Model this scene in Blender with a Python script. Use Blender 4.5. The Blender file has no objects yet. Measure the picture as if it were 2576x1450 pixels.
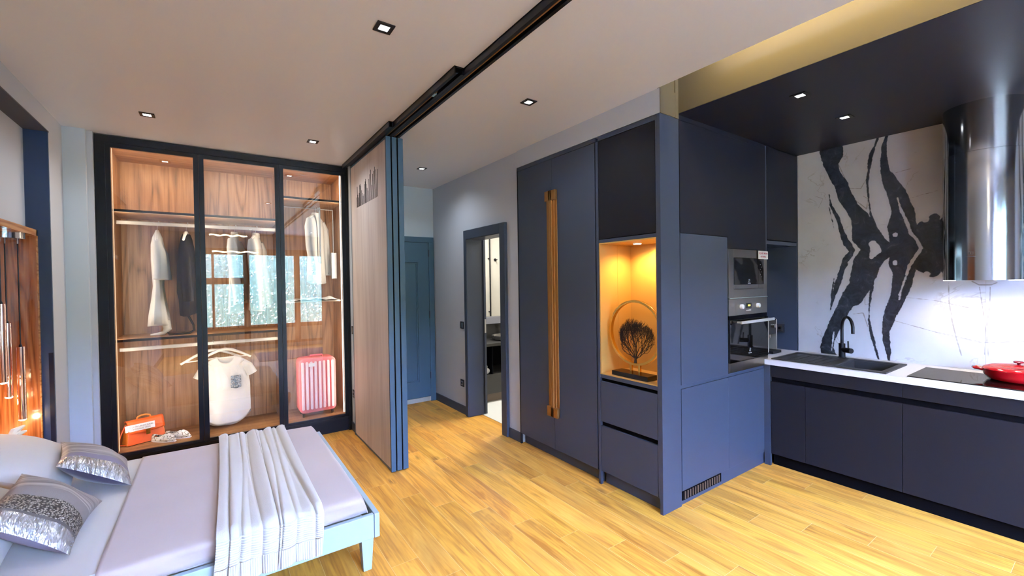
import bpy, bmesh, math, random
from mathutils import Vector, Matrix, noise
random.seed(7)
C = bpy.context.scene.collection
SC = bpy.context.scene
PI = math.pi

# ------------------------------------------------------------------ camera
F, YAW, PITCH, ROLL, HCAM = 1082.9, 0.607124, -0.013449, -0.014426, 1.55
_fw = Vector((math.sin(YAW)*math.cos(PITCH), math.cos(YAW)*math.cos(PITCH), math.sin(PITCH)))
_r = Vector((math.cos(YAW), -math.sin(YAW), 0)); _u = _r.cross(_fw)
_r2 = math.cos(ROLL)*_r + math.sin(ROLL)*_u; _u2 = -math.sin(ROLL)*_r + math.cos(ROLL)*_u
cd = bpy.data.cameras.new('camera'); cd.sensor_width = 36; cd.lens = 36*F/2576; cd.clip_start = 0.02
cam = bpy.data.objects.new('camera', cd); C.objects.link(cam)
M = Matrix((_r2, _u2, -_fw)).transposed().to_4x4(); M.translation = (0, 0, HCAM); cam.matrix_world = M
SC.camera = cam

# ------------------------------------------------------------------ view, world, sun
SC.view_settings.view_transform = 'Standard'; SC.view_settings.look = 'None'
SC.view_settings.gamma = 1; SC.view_settings.use_curve_mapping = False
SC.view_settings.exposure = 0.78
cy = SC.cycles
cy.max_bounces = 9; cy.diffuse_bounces = 5; cy.glossy_bounces = 4; cy.transmission_bounces = 4
cy.transparent_max_bounces = 14; cy.caustics_reflective = False; cy.caustics_refractive = False
cy.sample_clamp_indirect = 6; cy.use_denoising = True
W = bpy.data.worlds.new('daylight'); SC.world = W; W.use_nodes = True
bg = W.node_tree.nodes['Background']; bg.inputs[0].default_value = (0.40, 0.55, 1.0, 1); bg.inputs[1].default_value = 150.0
sd = bpy.data.lights.new('sun', 'SUN'); sd.energy = 70; sd.color = (1, .93, .82); sd.angle = .02
sun = bpy.data.objects.new('sun', sd); C.objects.link(sun)
sun.rotation_euler = Vector((0.25, -0.55, -0.8)).to_track_quat('-Z', 'Y').to_euler()

# ------------------------------------------------------------------ materials
def nmat(name):
    m = bpy.data.materials.new(name); m.use_nodes = True
    nt = m.node_tree; b = nt.nodes['Principled BSDF']
    return m, nt, b
def mat(name, col, rough=.5, metal=0, spec=.5, emit=None, es=0, bump=0, bscale=60, coat=0, sheen=0, bstretch=(1, 1, 1), var=0):
    m, nt, b = nmat(name)
    b.inputs['Base Color'].default_value = (*col, 1); b.inputs['Roughness'].default_value = rough
    b.inputs['Metallic'].default_value = metal; b.inputs['Specular IOR Level'].default_value = spec
    b.inputs['Coat Weight'].default_value = coat; b.inputs['Coat Roughness'].default_value = .08
    b.inputs['Sheen Weight'].default_value = sheen
    if emit: b.inputs['Emission Color'].default_value = (*emit, 1); b.inputs['Emission Strength'].default_value = es
    if bump or var:
        tc = nt.nodes.new('ShaderNodeTexCoord'); mp = nt.nodes.new('ShaderNodeMapping'); mp.inputs['Scale'].default_value = bstretch
        nz = nt.nodes.new('ShaderNodeTexNoise'); nz.inputs['Scale'].default_value = bscale; nz.inputs['Detail'].default_value = 3
        nt.links.new(tc.outputs['Object'], mp.inputs[0]); nt.links.new(mp.outputs[0], nz.inputs['Vector'])
        if bump:
            bp = nt.nodes.new('ShaderNodeBump'); bp.inputs['Strength'].default_value = bump; bp.inputs['Distance'].default_value = .002 if bump < .9 else .02
            nt.links.new(nz.outputs['Fac'], bp.inputs['Height']); nt.links.new(bp.outputs[0], b.inputs['Normal'])
        if var:
            mx = nt.nodes.new('ShaderNodeMix'); mx.data_type = 'RGBA'
            mx.inputs[6].default_value = tuple(c*(1-var) for c in col)+(1,); mx.inputs[7].default_value = tuple(min(1, c*(1+var)) for c in col)+(1,)
            nt.links.new(nz.outputs['Fac'], mx.inputs[0]); nt.links.new(mx.outputs[2], b.inputs['Base Color'])
    return m
def emis(name, col, s):
    return mat(name, (0, 0, 0), .5, emit=col, es=s)
class N:   # tiny node-graph helper
    def __init__(s, nt): s.nt = nt
    def n(s, t, **k):
        x = s.nt.nodes.new(t)
        for a, v in k.items(): setattr(x, a, v)
        return x
    def put(s, i, v):
        if isinstance(v, bpy.types.NodeSocket): s.nt.links.new(v, i)
        else: i.default_value = v
    def m(s, op, a, b=0.0, c=0.0):
        x = s.n('ShaderNodeMath', operation=op); s.put(x.inputs[0], a); s.put(x.inputs[1], b); s.put(x.inputs[2], c); return x.outputs[0]
    def comb(s, a, b, c):
        x = s.n('ShaderNodeCombineXYZ'); s.put(x.inputs[0], a); s.put(x.inputs[1], b); s.put(x.inputs[2], c); return x.outputs[0]
    def sep(s, v):
        x = s.n('ShaderNodeSeparateXYZ'); s.put(x.inputs[0], v); return x.outputs
    def ramp(s, f, stops):
        x = s.n('ShaderNodeValToRGB'); s.put(x.inputs[0], f); e = x.color_ramp.elements
        while len(e) < len(stops): e.new(.5)
        for q, (p_, c) in zip(e, stops): q.position = p_; q.color = (*c, 1) if len(c) == 3 else c
        return x.outputs[0]
    def noise(s, v, sc, det=3, dist=0, rough=.5):
        x = s.n('ShaderNodeTexNoise'); s.put(x.inputs['Vector'], v); x.inputs['Scale'].default_value = sc
        x.inputs['Detail'].default_value = det; x.inputs['Distortion'].default_value = dist; x.inputs['Roughness'].default_value = rough; return x.outputs['Fac']
    def mix(s, f, a, b, mode='MIX'):
        x = s.n('ShaderNodeMix', data_type='RGBA', blend_type=mode); s.put(x.inputs[0], f)
        s.put(x.inputs[6], a if isinstance(a, bpy.types.NodeSocket) else (*a, 1)); s.put(x.inputs[7], b if isinstance(b, bpy.types.NodeSocket) else (*b, 1)); return x.outputs[2]
    def bump(s, h, st, d):
        x = s.n('ShaderNodeBump'); x.inputs['Strength'].default_value = st; x.inputs['Distance'].default_value = d; s.put(x.inputs['Height'], h); return x.outputs[0]
def wood(name, dark, mid, light, axis=2, scale=1.0, rough=.4, spec=.5, coat=0, streak=1.0):
    m, nt, b = nmat(name); g = N(nt)
    tc = g.n('ShaderNodeTexCoord'); x, y, z = g.sep(tc.outputs['Object'])
    cs = [x, y, z]; sc = [9*scale]*3; sc[axis] = .7*scale
    v = g.comb(*[g.m('MULTIPLY', c, k) for c, k in zip(cs, sc)])
    big = g.noise(v, .55, 2, .4)
    rings = g.m('FRACT', g.m('MULTIPLY', big, 9*streak))
    rings = g.m('ABSOLUTE', g.m('SUBTRACT', rings, .5))
    fine = g.noise(g.comb(*[g.m('MULTIPLY', c, k) for c, k in zip(cs, [q*7 if i != axis else q*3 for i, q in enumerate(sc)])]), 1.6, 3)
    f = g.m('ADD', g.m('MULTIPLY', rings, .75), g.m('MULTIPLY', fine, .6))
    col = g.ramp(f, [(.18, dark), (.42, mid), (.8, light)])
    nt.links.new(col, b.inputs['Base Color']); b.inputs['Roughness'].default_value = rough
    b.inputs['Specular IOR Level'].default_value = spec; b.inputs['Coat Weight'].default_value = coat; b.inputs['Coat Roughness'].default_value = .05
    return m
def glassy(name, refl=.12, tint=(1, 1, 1), rough=0.0, edge=.6):
    m = bpy.data.materials.new(name); m.use_nodes = True; nt = m.node_tree; nt.nodes.clear(); g = N(nt)
    o = g.n('ShaderNodeOutputMaterial'); mx = g.n('ShaderNodeMixShader'); t = g.n('ShaderNodeBsdfTransparent'); gl = g.n('ShaderNodeBsdfGlossy')
    t.inputs[0].default_value = (*tint, 1); gl.inputs['Roughness'].default_value = rough
    lw = g.n('ShaderNodeLayerWeight'); lw.inputs[0].default_value = .5
    f = g.m('ADD', g.m('MULTIPLY', g.m('POWER', lw.outputs['Facing'], 4.0), edge), refl)
    nt.links.new(f, mx.inputs[0]); nt.links.new(t.outputs[0], mx.inputs[1]); nt.links.new(gl.outputs[0], mx.inputs[2]); nt.links.new(mx.outputs[0], o.inputs[0])
    return m
def floor_mat():
    m, nt, b = nmat('oak plank floor'); g = N(nt)
    tc = g.n('ShaderNodeTexCoord'); x, y, z = g.sep(tc.outputs['Object'])
    u = g.m('DIVIDE', g.m('SUBTRACT', x, .77), .1535); row = g.m('FLOOR', u); fx = g.m('FRACT', u)
    jr = g.n('ShaderNodeTexWhiteNoise', noise_dimensions='1D'); g.put(jr.inputs['W'], row)
    v = g.m('DIVIDE', g.m('ADD', g.m('SUBTRACT', y, 2.33), g.m('ADD', g.m('MULTIPLY', row, .2585), g.m('MULTIPLY', jr.outputs[0], .05))), 1.23)
    colr = g.m('FLOOR', v); fy = g.m('FRACT', v)
    dx = g.m('MULTIPLY', g.m('MINIMUM', fx, g.m('SUBTRACT', 1, fx)), .1535)
    dy = g.m('MULTIPLY', g.m('MINIMUM', fy, g.m('SUBTRACT', 1, fy)), 1.23)
    seam = g.m('LESS_THAN', g.m('MINIMUM', dx, dy), .0011)
    wn = g.n('ShaderNodeTexWhiteNoise', noise_dimensions='3D'); g.put(wn.inputs['Vector'], g.comb(row, colr, 3.0))
    rr, rg, rb = g.sep(wn.outputs['Color'])
    px = g.m('ADD', x, g.m('MULTIPLY', rr, 13)); py = g.m('ADD', y, g.m('MULTIPLY', rg, 17))
    warp = g.noise(g.comb(g.m('MULTIPLY', px, 3), g.m('MULTIPLY', py, 1.1), rb), 2.0, 2)
    gv = g.comb(g.m('MULTIPLY', px, 7), g.m('MULTIPLY', py, .75), g.m('MULTIPLY', rb, 9))
    big = g.noise(gv, 1.3, 3, .9)
    rings = g.m('ABSOLUTE', g.m('SUBTRACT', g.m('FRACT', g.m('MULTIPLY', big, 8)), .5))
    fine = g.noise(g.comb(g.m('MULTIPLY', px, 70), g.m('MULTIPLY', py, 3.0), 1.0), 1.0, 3)
    f = g.m('ADD', g.m('ADD', g.m('MULTIPLY', rings, .17), g.m('ADD', .085, g.m('MULTIPLY', fine, .5))), g.m('MULTIPLY', g.m('SUBTRACT', big, .5), .8))
    col = g.ramp(f, [(.16, (.45, .178, .026)), (.42, (.76, .37, .058)), (.75, (.93, .54, .12))])
    # knots and dark flecks
    vo = g.n('ShaderNodeTexVoronoi'); g.put(vo.inputs['Vector'], g.comb(g.m('ADD', g.m('MULTIPLY', px, 4.5), g.m('MULTIPLY', warp, .6)), g.m('MULTIPLY', py, 1.7), rb)); vo.inputs['Scale'].default_value = 1.0
    kn = g.ramp(vo.outputs['Distance'], [(.02, (1, 1, 1)), (.13, (0, 0, 0))])
    kd = g.m('MULTIPLY', kn, g.m('GREATER_THAN', fine, .42))
    col = g.mix(g.m('MULTIPLY', kd, .75), col, (.20, .085, .025))
    blot = g.noise(g.comb(g.m('MULTIPLY', px, 2.5), g.m('MULTIPLY', py, .9), 4.0), 2.2, 2)
    col = g.mix(g.m('MULTIPLY', g.ramp(blot, [(.5, (0, 0, 0)), (.72, (1, 1, 1))]), .35), col, (.40, .21, .065))
    tone = g.m('ADD', .86, g.m('MULTIPLY', rr, .28))
    col = g.mix(1.0, col, g.comb(tone, g.m('MULTIPLY', tone, g.m('ADD', .94, g.m('MULTIPLY', rg, .1))), tone), 'MULTIPLY')
    col = g.mix(g.m('MULTIPLY', seam, .85), col, (.78, .55, .28))
    nt.links.new(col, b.inputs['Base Color'])
    rgh = g.m('ADD', .36, g.m('MULTIPLY', fine, .14)); nt.links.new(rgh, b.inputs['Roughness'])
    nt.links.new(g.bump(g.m('SUBTRACT', fine, g.m('MULTIPLY', seam, 2.0)), .18, .001), b.inputs['Normal'])
    b.inputs['Specular IOR Level'].default_value = .45
    return m
def marble_mat():
    m, nt, b = nmat('veined marble'); g = N(nt)
    tc = g.n('ShaderNodeTexCoord'); P = tc.outputs['Object']
    a = g.n('ShaderNodeAttribute', attribute_name='vein'); a2 = g.n('ShaderNodeAttribute', attribute_name='hair')
    wob = g.m('ADD', g.m('MULTIPLY', g.m('SUBTRACT', g.noise(P, 34, 6, .5, .65), .5), .018), g.m('MULTIPLY', g.m('SUBTRACT', g.noise(P, 9, 2), .5), .02))
    d = g.m('ADD', a.outputs['Fac'], wob)
    vein = g.ramp(g.m('ADD', .5, g.m('MULTIPLY', d, 30)), [(.40, (1, 1, 1)), (.52, (0, 0, 0))])
    inner = g.ramp(g.noise(P, 14, 5, 1.2, .65), [(.35, (.012, .014, .018)), (.6, (.03, .034, .042)), (.72, (.075, .085, .10))])
    base = g.ramp(g.noise(P, 3, 3), [(.3, (.53, .515, .53)), (.7, (.62, .605, .615))])
    wv = g.m('ABSOLUTE', g.m('SUBTRACT', g.noise(P, 2.2, 5, .8, .55), .5))
    hair = g.ramp(wv, [(.002, (1, 1, 1)), (.008, (0, 0, 0))])
    gate = g.ramp(g.noise(P, 3.4, 2), [(.52, (0, 0, 0)), (.62, (1, 1, 1))])
    base = g.mix(g.m('MULTIPLY', g.m('MULTIPLY', hair, gate), .55), base, (.33, .28, .22))
    h2 = g.ramp(g.m('ADD', .5, g.m('MULTIPLY', g.m('ADD', a2.outputs['Fac'], g.m('MULTIPLY', g.m('SUBTRACT', g.noise(P, 22, 3), .5), .006)), 60)), [(.42, (1, 1, 1)), (.56, (0, 0, 0))])
    base = g.mix(g.m('MULTIPLY', h2, .8), base, (.26, .22, .18))
    halo = g.ramp(g.m('ADD', .5, g.m('MULTIPLY', d, 9)), [(.5, (1, 1, 1)), (.72, (0, 0, 0))])
    base = g.mix(g.m('MULTIPLY', halo, .18), base, (.42, .40, .40))
    nt.links.new(g.mix(vein, base, inner), b.inputs['Base Color'])
    b.inputs['Roughness'].default_value = .22; b.inputs['Specular IOR Level'].default_value = .5
    return m

WALL = mat('grey wall paint', (.48, .52, .60), .75, bump=.12, bscale=180)
WALLW = mat('pale wall paint', (.50, .58, .68), .75, bump=.1, bscale=180)
CEIL = mat('white satin ceiling', (.67, .69, .76), .38, spec=.4)
CEILK = mat('dark satin ceiling panel', (.009, .009, .015), .45, spec=.35)
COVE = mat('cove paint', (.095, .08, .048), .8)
NAVY = mat('slate blue lacquer', (.040, .052, .081), .42, spec=.35, bump=.05, bscale=400)
NAVYD = mat('charcoal blue lacquer', (.0105, .0105, .015), .5, spec=.14)
GAP = mat('black recess', (.002, .002, .003), .8, spec=.05)
TEAL = mat('blue door paint', (.045, .100, .155), .42)
BLACKM = mat('black aluminium', (.004, .005, .008), .32, spec=.28)
FLOOR = floor_mat()
WALNUT = wood('wardrobe walnut', (.10, .042, .018), (.30, .145, .066), (.46, .255, .130), 2, 1.0, .42)
WALNUTH = wood('walnut shelf', (.10, .042, .018), (.30, .145, .066), (.46, .255, .130), 0, 1.0, .42)
REDWOOD = wood('glossy rosewood', (.10, .022, .006), (.30, .085, .022), (.46, .17, .05), 2, 1.3, .2, coat=.35)
REDWOODH = wood('rosewood edge', (.24, .09, .03), (.45, .19, .06), (.62, .30, .12), 1, 1.3, .25)
PALEW = wood('pale ash veneer', (.42, .36, .35), (.52, .46, .44), (.60, .54, .51), 2, .9, .5, streak=.4)
WINW = wood('window frame wood', (.13, .05, .02), (.26, .11, .045), (.36, .17, .08), 2, 1.0, .45)
MARB = marble_mat()
CHROME = mat('polished steel', (.50, .52, .55), .13, 1)
STEEL = mat('brushed steel', (.46, .46, .47), .30, 1, bump=.05, bscale=300, bstretch=(.02, 1, 1))
BRASS = mat('brushed brass', (.42, .215, .07), .52, 1)
GOLD = mat('polished gold metal', (.80, .52, .13), .18, 1)
GLASS = glassy('wardrobe tinted glass', .095, (.93, .95, .97), 0.0, .35)
PANE = glassy('window pane', .05, (.97, .99, 1), 0.0, .3)
BLKGL = mat('black glass', (.004, .004, .005), .04, spec=.6)
STONEW = mat('white worktop', (.74, .73, .76), .35, bump=.02, bscale=300)
GRAN = mat('black composite sink', (.030, .030, .031), .45, bump=.2, bscale=900)
RED = mat('red enamel', (.52, .006, .010), .16, coat=.5)
WHITEF = mat('white cotton', (.58, .58, .575), .85, bump=.25, bscale=90)
SHEET = mat('white bed linen', (.62, .60, .575), .8, bump=.2, bscale=30, sheen=.1)
MAUVE = mat('mauve grey satin', (.50, .41, .385), .72, sheen=.3, bump=.1, bscale=12)
KNIT = mat('cream knit', (.62, .60, .57), .9, bump=.5, bscale=220, sheen=.2)
BLACKF = mat('black fabric', (.003, .003, .004), .95, spec=.1)
PAINTW = mat('pale lacquered bed frame', (.38, .50, .57), .4)
PLASTB = mat('black plastic', (.006, .006, .008), .38, spec=.3)
WHITEP = mat('white plastic', (.78, .78, .78), .4)
PAPER = mat('white card', (.80, .78, .80), .6)
INK = mat('grey ink', (.12, .11, .12), .6); INKR = mat('red ink', (.45, .05, .09), .6); INKL = mat('pale logo', (.55, .57, .60), .4)
LAMPW = emis('downlight lens', (.97, .98, 1), 14)
LEDW = emis('warm led strip', (1, .70, .42), 1.6)
LEDC = emis('white led strip', (1, .90, .78), 4)
LEDY = emis('yellow led strip', (1, .70, .22), 20)

# ------------------------------------------------------------------ mesh helpers
ORG = {}
class MB:
    def __init__(s): s.v = []; s.f = []; s.mi = []; s.cur = 0
    def add(s, vs, fs):
        o = len(s.v); s.v += [tuple(v) for v in vs]; s.f += [tuple(i+o for i in f) for f in fs]; s.mi += [s.cur]*len(fs); return s
    def box(s, x0, x1, y0, y1, z0, z1):
        return s.add([(x0, y0, z0), (x1, y0, z0), (x1, y1, z0), (x0, y1, z0), (x0, y0, z1), (x1, y0, z1), (x1, y1, z1), (x0, y1, z1)],
                     [(3, 2, 1, 0), (4, 5, 6, 7), (0, 1, 5, 4), (1, 2, 6, 5), (2, 3, 7, 6), (3, 0, 4, 7)])
    def quad(s, a, b, c, d): return s.add([a, b, c, d], [(0, 1, 2, 3)])
    def ring(s, c, n, r, seg, ph=0):
        n = Vector(n).normalized(); a = n.orthogonal().normalized() if abs(n.z) > .9 else Vector((0, 0, 1)).cross(n).normalized(); b = n.cross(a)
        return [Vector(c)+(a*math.cos(ph+2*PI*i/seg)+b*math.sin(ph+2*PI*i/seg))*r for i in range(seg)]
    def loft(s, rings, cap=True):
        k = len(rings[0]); vs = [v for r in rings for v in r]; fs = []
        for j in range(len(rings)-1):
            for i in range(k): fs.append((j*k+i, j*k+(i+1) % k, (j+1)*k+(i+1) % k, (j+1)*k+i))
        if cap: fs.append(tuple(reversed(range(k)))); fs.append(tuple((len(rings)-1)*k+i for i in range(k)))
        return s.add(vs, fs)
    def cyl(s, p0, p1, r0, r1=None, seg=24, cap=True):
        n = Vector(p1)-Vector(p0); r1 = r0 if r1 is None else r1
        return s.loft([s.ring(p0, n, r0, seg), s.ring(p1, n, r1, seg)], cap)
    def tube(s, pts, r, seg=10, cap=True):
        pts = [Vector(p_) for p_ in pts]; rs = r if isinstance(r, (list, tuple)) else [r]*len(pts); R = []
        t0 = (pts[1]-pts[0]).normalized(); a = t0.orthogonal().normalized()
        for i, p_ in enumerate(pts):
            t = (pts[min(i+1, len(pts)-1)]-pts[max(i-1, 0)]).normalized()
            a = (a-t*a.dot(t)).normalized(); b = t.cross(a)
            R.append([p_+(a*math.cos(2*PI*k/seg)+b*math.sin(2*PI*k/seg))*rs[i] for k in range(seg)])
        return s.loft(R, cap)
    def prism(s, poly, ax, a0, a1):
        def P(u, v, w): return {'x': (w, u, v), 'y': (u, w, v), 'z': (u, v, w)}[ax]
        n = len(poly); vs = [P(u, v, a0) for u, v in poly]+[P(u, v, a1) for u, v in poly]
        return s.add(vs, [tuple(range(n)), tuple(reversed(range(n, 2*n)))]+[(i, (i+1) % n, n+(i+1) % n, n+i) for i in range(n)])
    def grid(s, nu, nv, fn, cu=False):
        vs = [fn(i/(nu if cu else nu-1), j/(nv-1)) for j in range(nv) for i in range(nu)]; fs = []
        for j in range(nv-1):
            for i in range(nu if cu else nu-1): fs.append((j*nu+i, j*nu+(i+1) % nu, (j+1)*nu+(i+1) % nu, (j+1)*nu+i))
        return s.add(vs, fs)
    def lathe(s, c, prof, seg=40, sx=1, sy=1, cap=False):
        return s.loft([[(c[0]+r*math.cos(2*PI*i/seg)*sx, c[1]+r*math.sin(2*PI*i/seg)*sy, c[2]+z) for i in range(seg)] for r, z in prof], cap)
    def xf(s, M_, i0=0):
        s.v[i0:] = [tuple(M_ @ Vector(v)) for v in s.v[i0:]]; return s
    def build(s, name, mats, parent=None, loc=None, bevel=0, smooth=False, solid=0, sub=0, recalc=True, seg=2, ang=40):
        org = ORG[parent.name] if parent else Vector(loc or (0, 0, 0))
        me = bpy.data.meshes.new(name); me.from_pydata([tuple(Vector(v)-org) for v in s.v], [], s.f)
        for m in (mats if isinstance(mats, (list, tuple)) else [mats]): me.materials.append(m)
        me.polygons.foreach_set('material_index', s.mi)
        if recalc:
            bm = bmesh.new(); bm.from_mesh(me); bmesh.ops.recalc_face_normals(bm, faces=bm.faces); bm.to_mesh(me); bm.free()
        if smooth: me.polygons.foreach_set('use_smooth', [True]*len(me.polygons))
        o = bpy.data.objects.new(name, me); C.objects.link(o)
        if parent: o.parent = parent
        else: o.location = org
        ORG[o.name] = org
        if smooth and ang < 180:
            md = o.modifiers.new('sharp', 'EDGE_SPLIT'); md.split_angle = math.radians(ang)
        if bevel: md = o.modifiers.new('bevel', 'BEVEL'); md.width = bevel; md.segments = seg; md.limit_method = 'ANGLE'
        if solid: md = o.modifiers.new('solid', 'SOLIDIFY'); md.thickness = solid; md.offset = 0
        if sub: md = o.modifiers.new('sub', 'SUBSURF'); md.levels = sub; md.render_levels = sub
        return o
def B(*a): return MB().box(*a)
def thing(name, label, cat, loc=(0, 0, 0), group=None):
    o = bpy.data.objects.new(name, None); C.objects.link(o); o.location = loc; o.empty_display_size = .05
    ORG[o.name] = Vector(loc); o['label'] = label; o['category'] = cat
    if group: o['group'] = group
    return o
def tag(o, label, cat, group=None):
    o['label'] = label; o['category'] = cat
    if group: o['group'] = group
    return o
def struct(o): o['kind'] = 'structure'; return o
def copy_tree(o, parent=None):
    c = o.copy(); C.objects.link(c)
    if parent: c.parent = parent
    ORG[c.name] = ORG[o.name]
    for ch in list(o.children): copy_tree(ch, c)
    return c
def text(s, size, M_, material, parent, name='lettering', ext=.0004):
    cu = bpy.data.curves.new(name, 'FONT'); cu.body = s; cu.size = size; cu.align_x = 'CENTER'; cu.align_y = 'CENTER'; cu.extrude = ext
    t = bpy.data.objects.new('tmp', cu); C.objects.link(t)
    bpy.context.view_layer.update()
    me = bpy.data.meshes.new_from_object(t.evaluated_get(bpy.context.evaluated_depsgraph_get()))
    bpy.data.objects.remove(t); org = ORG[parent.name]
    me.transform(Matrix.Translation(-org) @ M_); me.materials.clear(); me.materials.append(material)
    o = bpy.data.objects.new(name, me); C.objects.link(o); o.parent = parent; ORG[o.name] = org
    return o
def frameM(o, x, y):   # matrix with text x axis along x, y axis along y
    x = Vector(x).normalized(); y = Vector(y).normalized(); z = x.cross(y); m = Matrix((x, y, z)).transposed().to_4x4(); m.translation = o; return m
def light(name, kind, loc, power, col, parent=None, size=.05, size_y=None, direc=None, spread=None, spot=None, blend=.5):
    l = bpy.data.lights.new(name, kind); l.energy = power; l.color = col
    if kind == 'AREA':
        l.shape = 'RECTANGLE' if size_y else 'DISK'; l.size = size
        if size_y: l.size_y = size_y
        if spread: l.spread = spread
    if kind == 'SPOT': l.spot_size = spot; l.spot_blend = blend; l.shadow_soft_size = size
    if kind == 'POINT': l.shadow_soft_size = size
    o = bpy.data.objects.new(name, l); C.objects.link(o)
    org = ORG[parent.name] if parent else Vector((0, 0, 0)); o.location = Vector(loc)-org
    if parent: o.parent = parent
    if direc: o.rotation_euler = Vector(direc).to_track_quat('-Z', 'Y').to_euler()
    return o

# ================================================================== ROOM SHELL
XW, XK, ZC, ZK, YB = 2.42, 4.43, 2.80, 2.67, -2.65
struct(B(-1.5, 4.6, YB-.2, 5.45, -.12, 0).build('floor', FLOOR))
struct(B(2.57, 5.2, 3.45, 5.30, 0, .004).build('floor_bathroom', mat('white bathroom tile', (.80, .80, .76), .3)))
struct(B(-1.5, 2.40, YB, 5.50, ZC, ZC+.025).build('ceiling', CEIL))
struct(B(2.40, 5.25, 1.77, 5.50, ZC, ZC+.025).build('ceiling_hall', CEIL))
struct(B(2.60, XK, YB, 1.76, ZK, ZK+.45).build('ceiling_kitchen', CEILK))
struct(MB().box(-1.5, 5.3, YB-.2, 5.6, 3.13, 3.2).box(-1.5, -1.42, YB, 5.6, 2.83, 3.13).build('trim_1', COVE))
struct(MB().box(2.598, 2.603, YB, 1.745, ZK+.002, 3.125).box(2.2, 2.6, YB, 1.75, 3.10, 3.125).box(2.565, 2.60, 1.745, 1.77, 2.635, 3.1).box(2.404, 2.567, 1.746, 1.75, 2.637, 2.80).box(2.36, 2.60, 1.752, 1.77, 2.802, 3.125).build('trim_2_and_shade_sheet', COVE))  # thin cove-coloured sheet over the wall end paints that face as shaded
# hall wall with the bathroom doorway, and the strip above the tall cabinets
hw = MB().box(XW, 2.57, 4.36, 5.30, 0, ZC).box(XW, 2.57, 3.352, 3.64, 0, ZC).box(XW, 2.57, 3.64, 4.36, 2.06, ZC)
struct(hw.build('wall_hall', WALL))
struct(MB().box(2.405, 2.565, 1.75, 3.352, 2.64, ZC).build('wall_over_cabinets', WALL))
struct(B(1.20, 5.3, 5.30, 5.42, 0, ZC).build('wall_entry', WALLW))
struct(MB().box(1.20, 1.30, 4.56, 5.30, 0, ZC).box(-1.5, 1.20, 5.36, 5.42, 0, ZC).build('wall_pier', WALLW))
struct(B(-.93, -.80, 4.68, 5.36, 0, ZC).build('wall_wardrobe', WALLW))
struct(B(-.80, -.765, 4.72, 5.36, 0, ZC).build('trim_3', WALL))
struct(B(XK, XK+.15, YB, 3.3, 0, ZK+.4).build('wall_kitchen', WALLW))
struct(MB().box(3.02, XK, 2.36, 2.46, 0, ZC).build('wall_bathroom', WALL))
# left wall: fascia, post and bed alcove
lw = MB().box(-1.5, -.93, YB, 4.68, 2.66, ZC).box(-1.5, -.93, 4.352, 4.68, 0, 2.66).box(-1.5, -.93, YB, 1.85, 0, 2.66)
lw.box(-1.5, -1.05, 1.85, 4.352, 1.965, 2.66).box(-1.5, -1.27, 1.85, 4.352, 0, 1.965)
struct(lw.build('wall_bed', WALL))
struct(MB().box(-1.05, -.931, 4.338, 4.352, 0, 2.66).build('trim_4', mat('navy lacquer panel', (.020, .040, .095), .3)))
struct(MB().box(-.955, -.9305, 4.331, 4.3385, 0, 1.10).build('trim_5', mat('dark gloss strip', (.008, .012, .03), .12)))
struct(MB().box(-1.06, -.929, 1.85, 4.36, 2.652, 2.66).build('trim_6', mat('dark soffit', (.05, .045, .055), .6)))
# baseboards
bb = lambda n, *a: struct(B(*a).build(n, NAVY, bevel=.002))
bb('baseboard_hall', 2.405, XW, 4.41, 5.30, 0, .095)
bb('baseboard_hall_corner', 2.405, XW, 3.352, 3.55, 0, .095)
bb('baseboard_pier', 1.188, 1.20, 4.56, 4.75, 0, .09)
bb('baseboard_left', -.93, -.918, YB, 1.85, 0, .09)
# ---- entry door
d = struct(MB().box(2.335, 2.405, 5.262, 5.30, 0, 2.085).box(1.42, 1.49, 5.262, 5.30, 0, 2.085).box(1.42, 2.405, 5.262, 5.30, 2.085, 2.155).build('door_1', TEAL, bevel=.003))
leaf = MB().box(1.49, 2.333, 5.272, 5.298, .065, 2.083).build('door_leaf', TEAL, d)
pm = MB()
for z0, z1 in ((.26, 1.84),):
    for k, w in ((0, .018), (.028, .010)):
        x0, x1, a, b_ = 1.67+k, 2.19-k, z0+k, z1-k
        pm.box(x0, x0+w, 5.262, 5.273, a, b_).box(x1-w, x1, 5.262, 5.273, a, b_).box(x0, x1, 5.262, 5.273, a, a+w).box(x0, x1, 5.262, 5.273, b_-w, b_)
pm.build('panel_moulding', TEAL, d, bevel=.003)
MB().box(1.49, 2.333, 5.266, 5.298, .006, .062).build('draught_strip', mat('brushed aluminium', (.62, .64, .66), .35, .6), d)
for z in (.30, 1.10, 1.90): MB().cyl((2.334, 5.262, z), (2.334, 5.262, z+.09), .008).build('hinge', NAVY, d)
# ---- bathroom door frame and pocket leaf
d = struct(MB().box(2.39, 2.60, 4.345, 4.36, 0, 2.05).box(2.39, 2.60, 3.64, 3.655, 0, 2.05).box(2.39, 2.60, 3.64, 4.36, 2.045, 2.06)
           .box(2.385, 2.419, 4.35, 4.408, 0, 2.15).box(2.385, 2.419, 3.555, 3.65, 0, 2.15).box(2.385, 2.419, 3.65, 4.35, 2.05, 2.15).build('door_2', NAVY, bevel=.003))
MB().box(2.602, 2.63, 4.325, 4.40, .008, 2.05).build('door_leaf', NAVY, d, bevel=.002)
MB().box(2.606, 2.624, 4.322, 4.325, .96, 1.12).build('lock_plate', STEEL, d)
# ---- bathroom shell
BT = mat('bathroom marble tile', (.60, .57, .50), .35, var=.16, bscale=2.6)
struct(B(2.57, 5.3, 5.20, 5.30, 0, ZC).build('wall_bathroom_back', BT))
struct(B(5.2, 5.3, 3.45, 5.20, 0, ZC).build('wall_bathroom_end', BT))
struct(B(2.57, 5.3, 3.37, 3.45, 0, ZC).build('wall_bathroom_near', BT))
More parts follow.
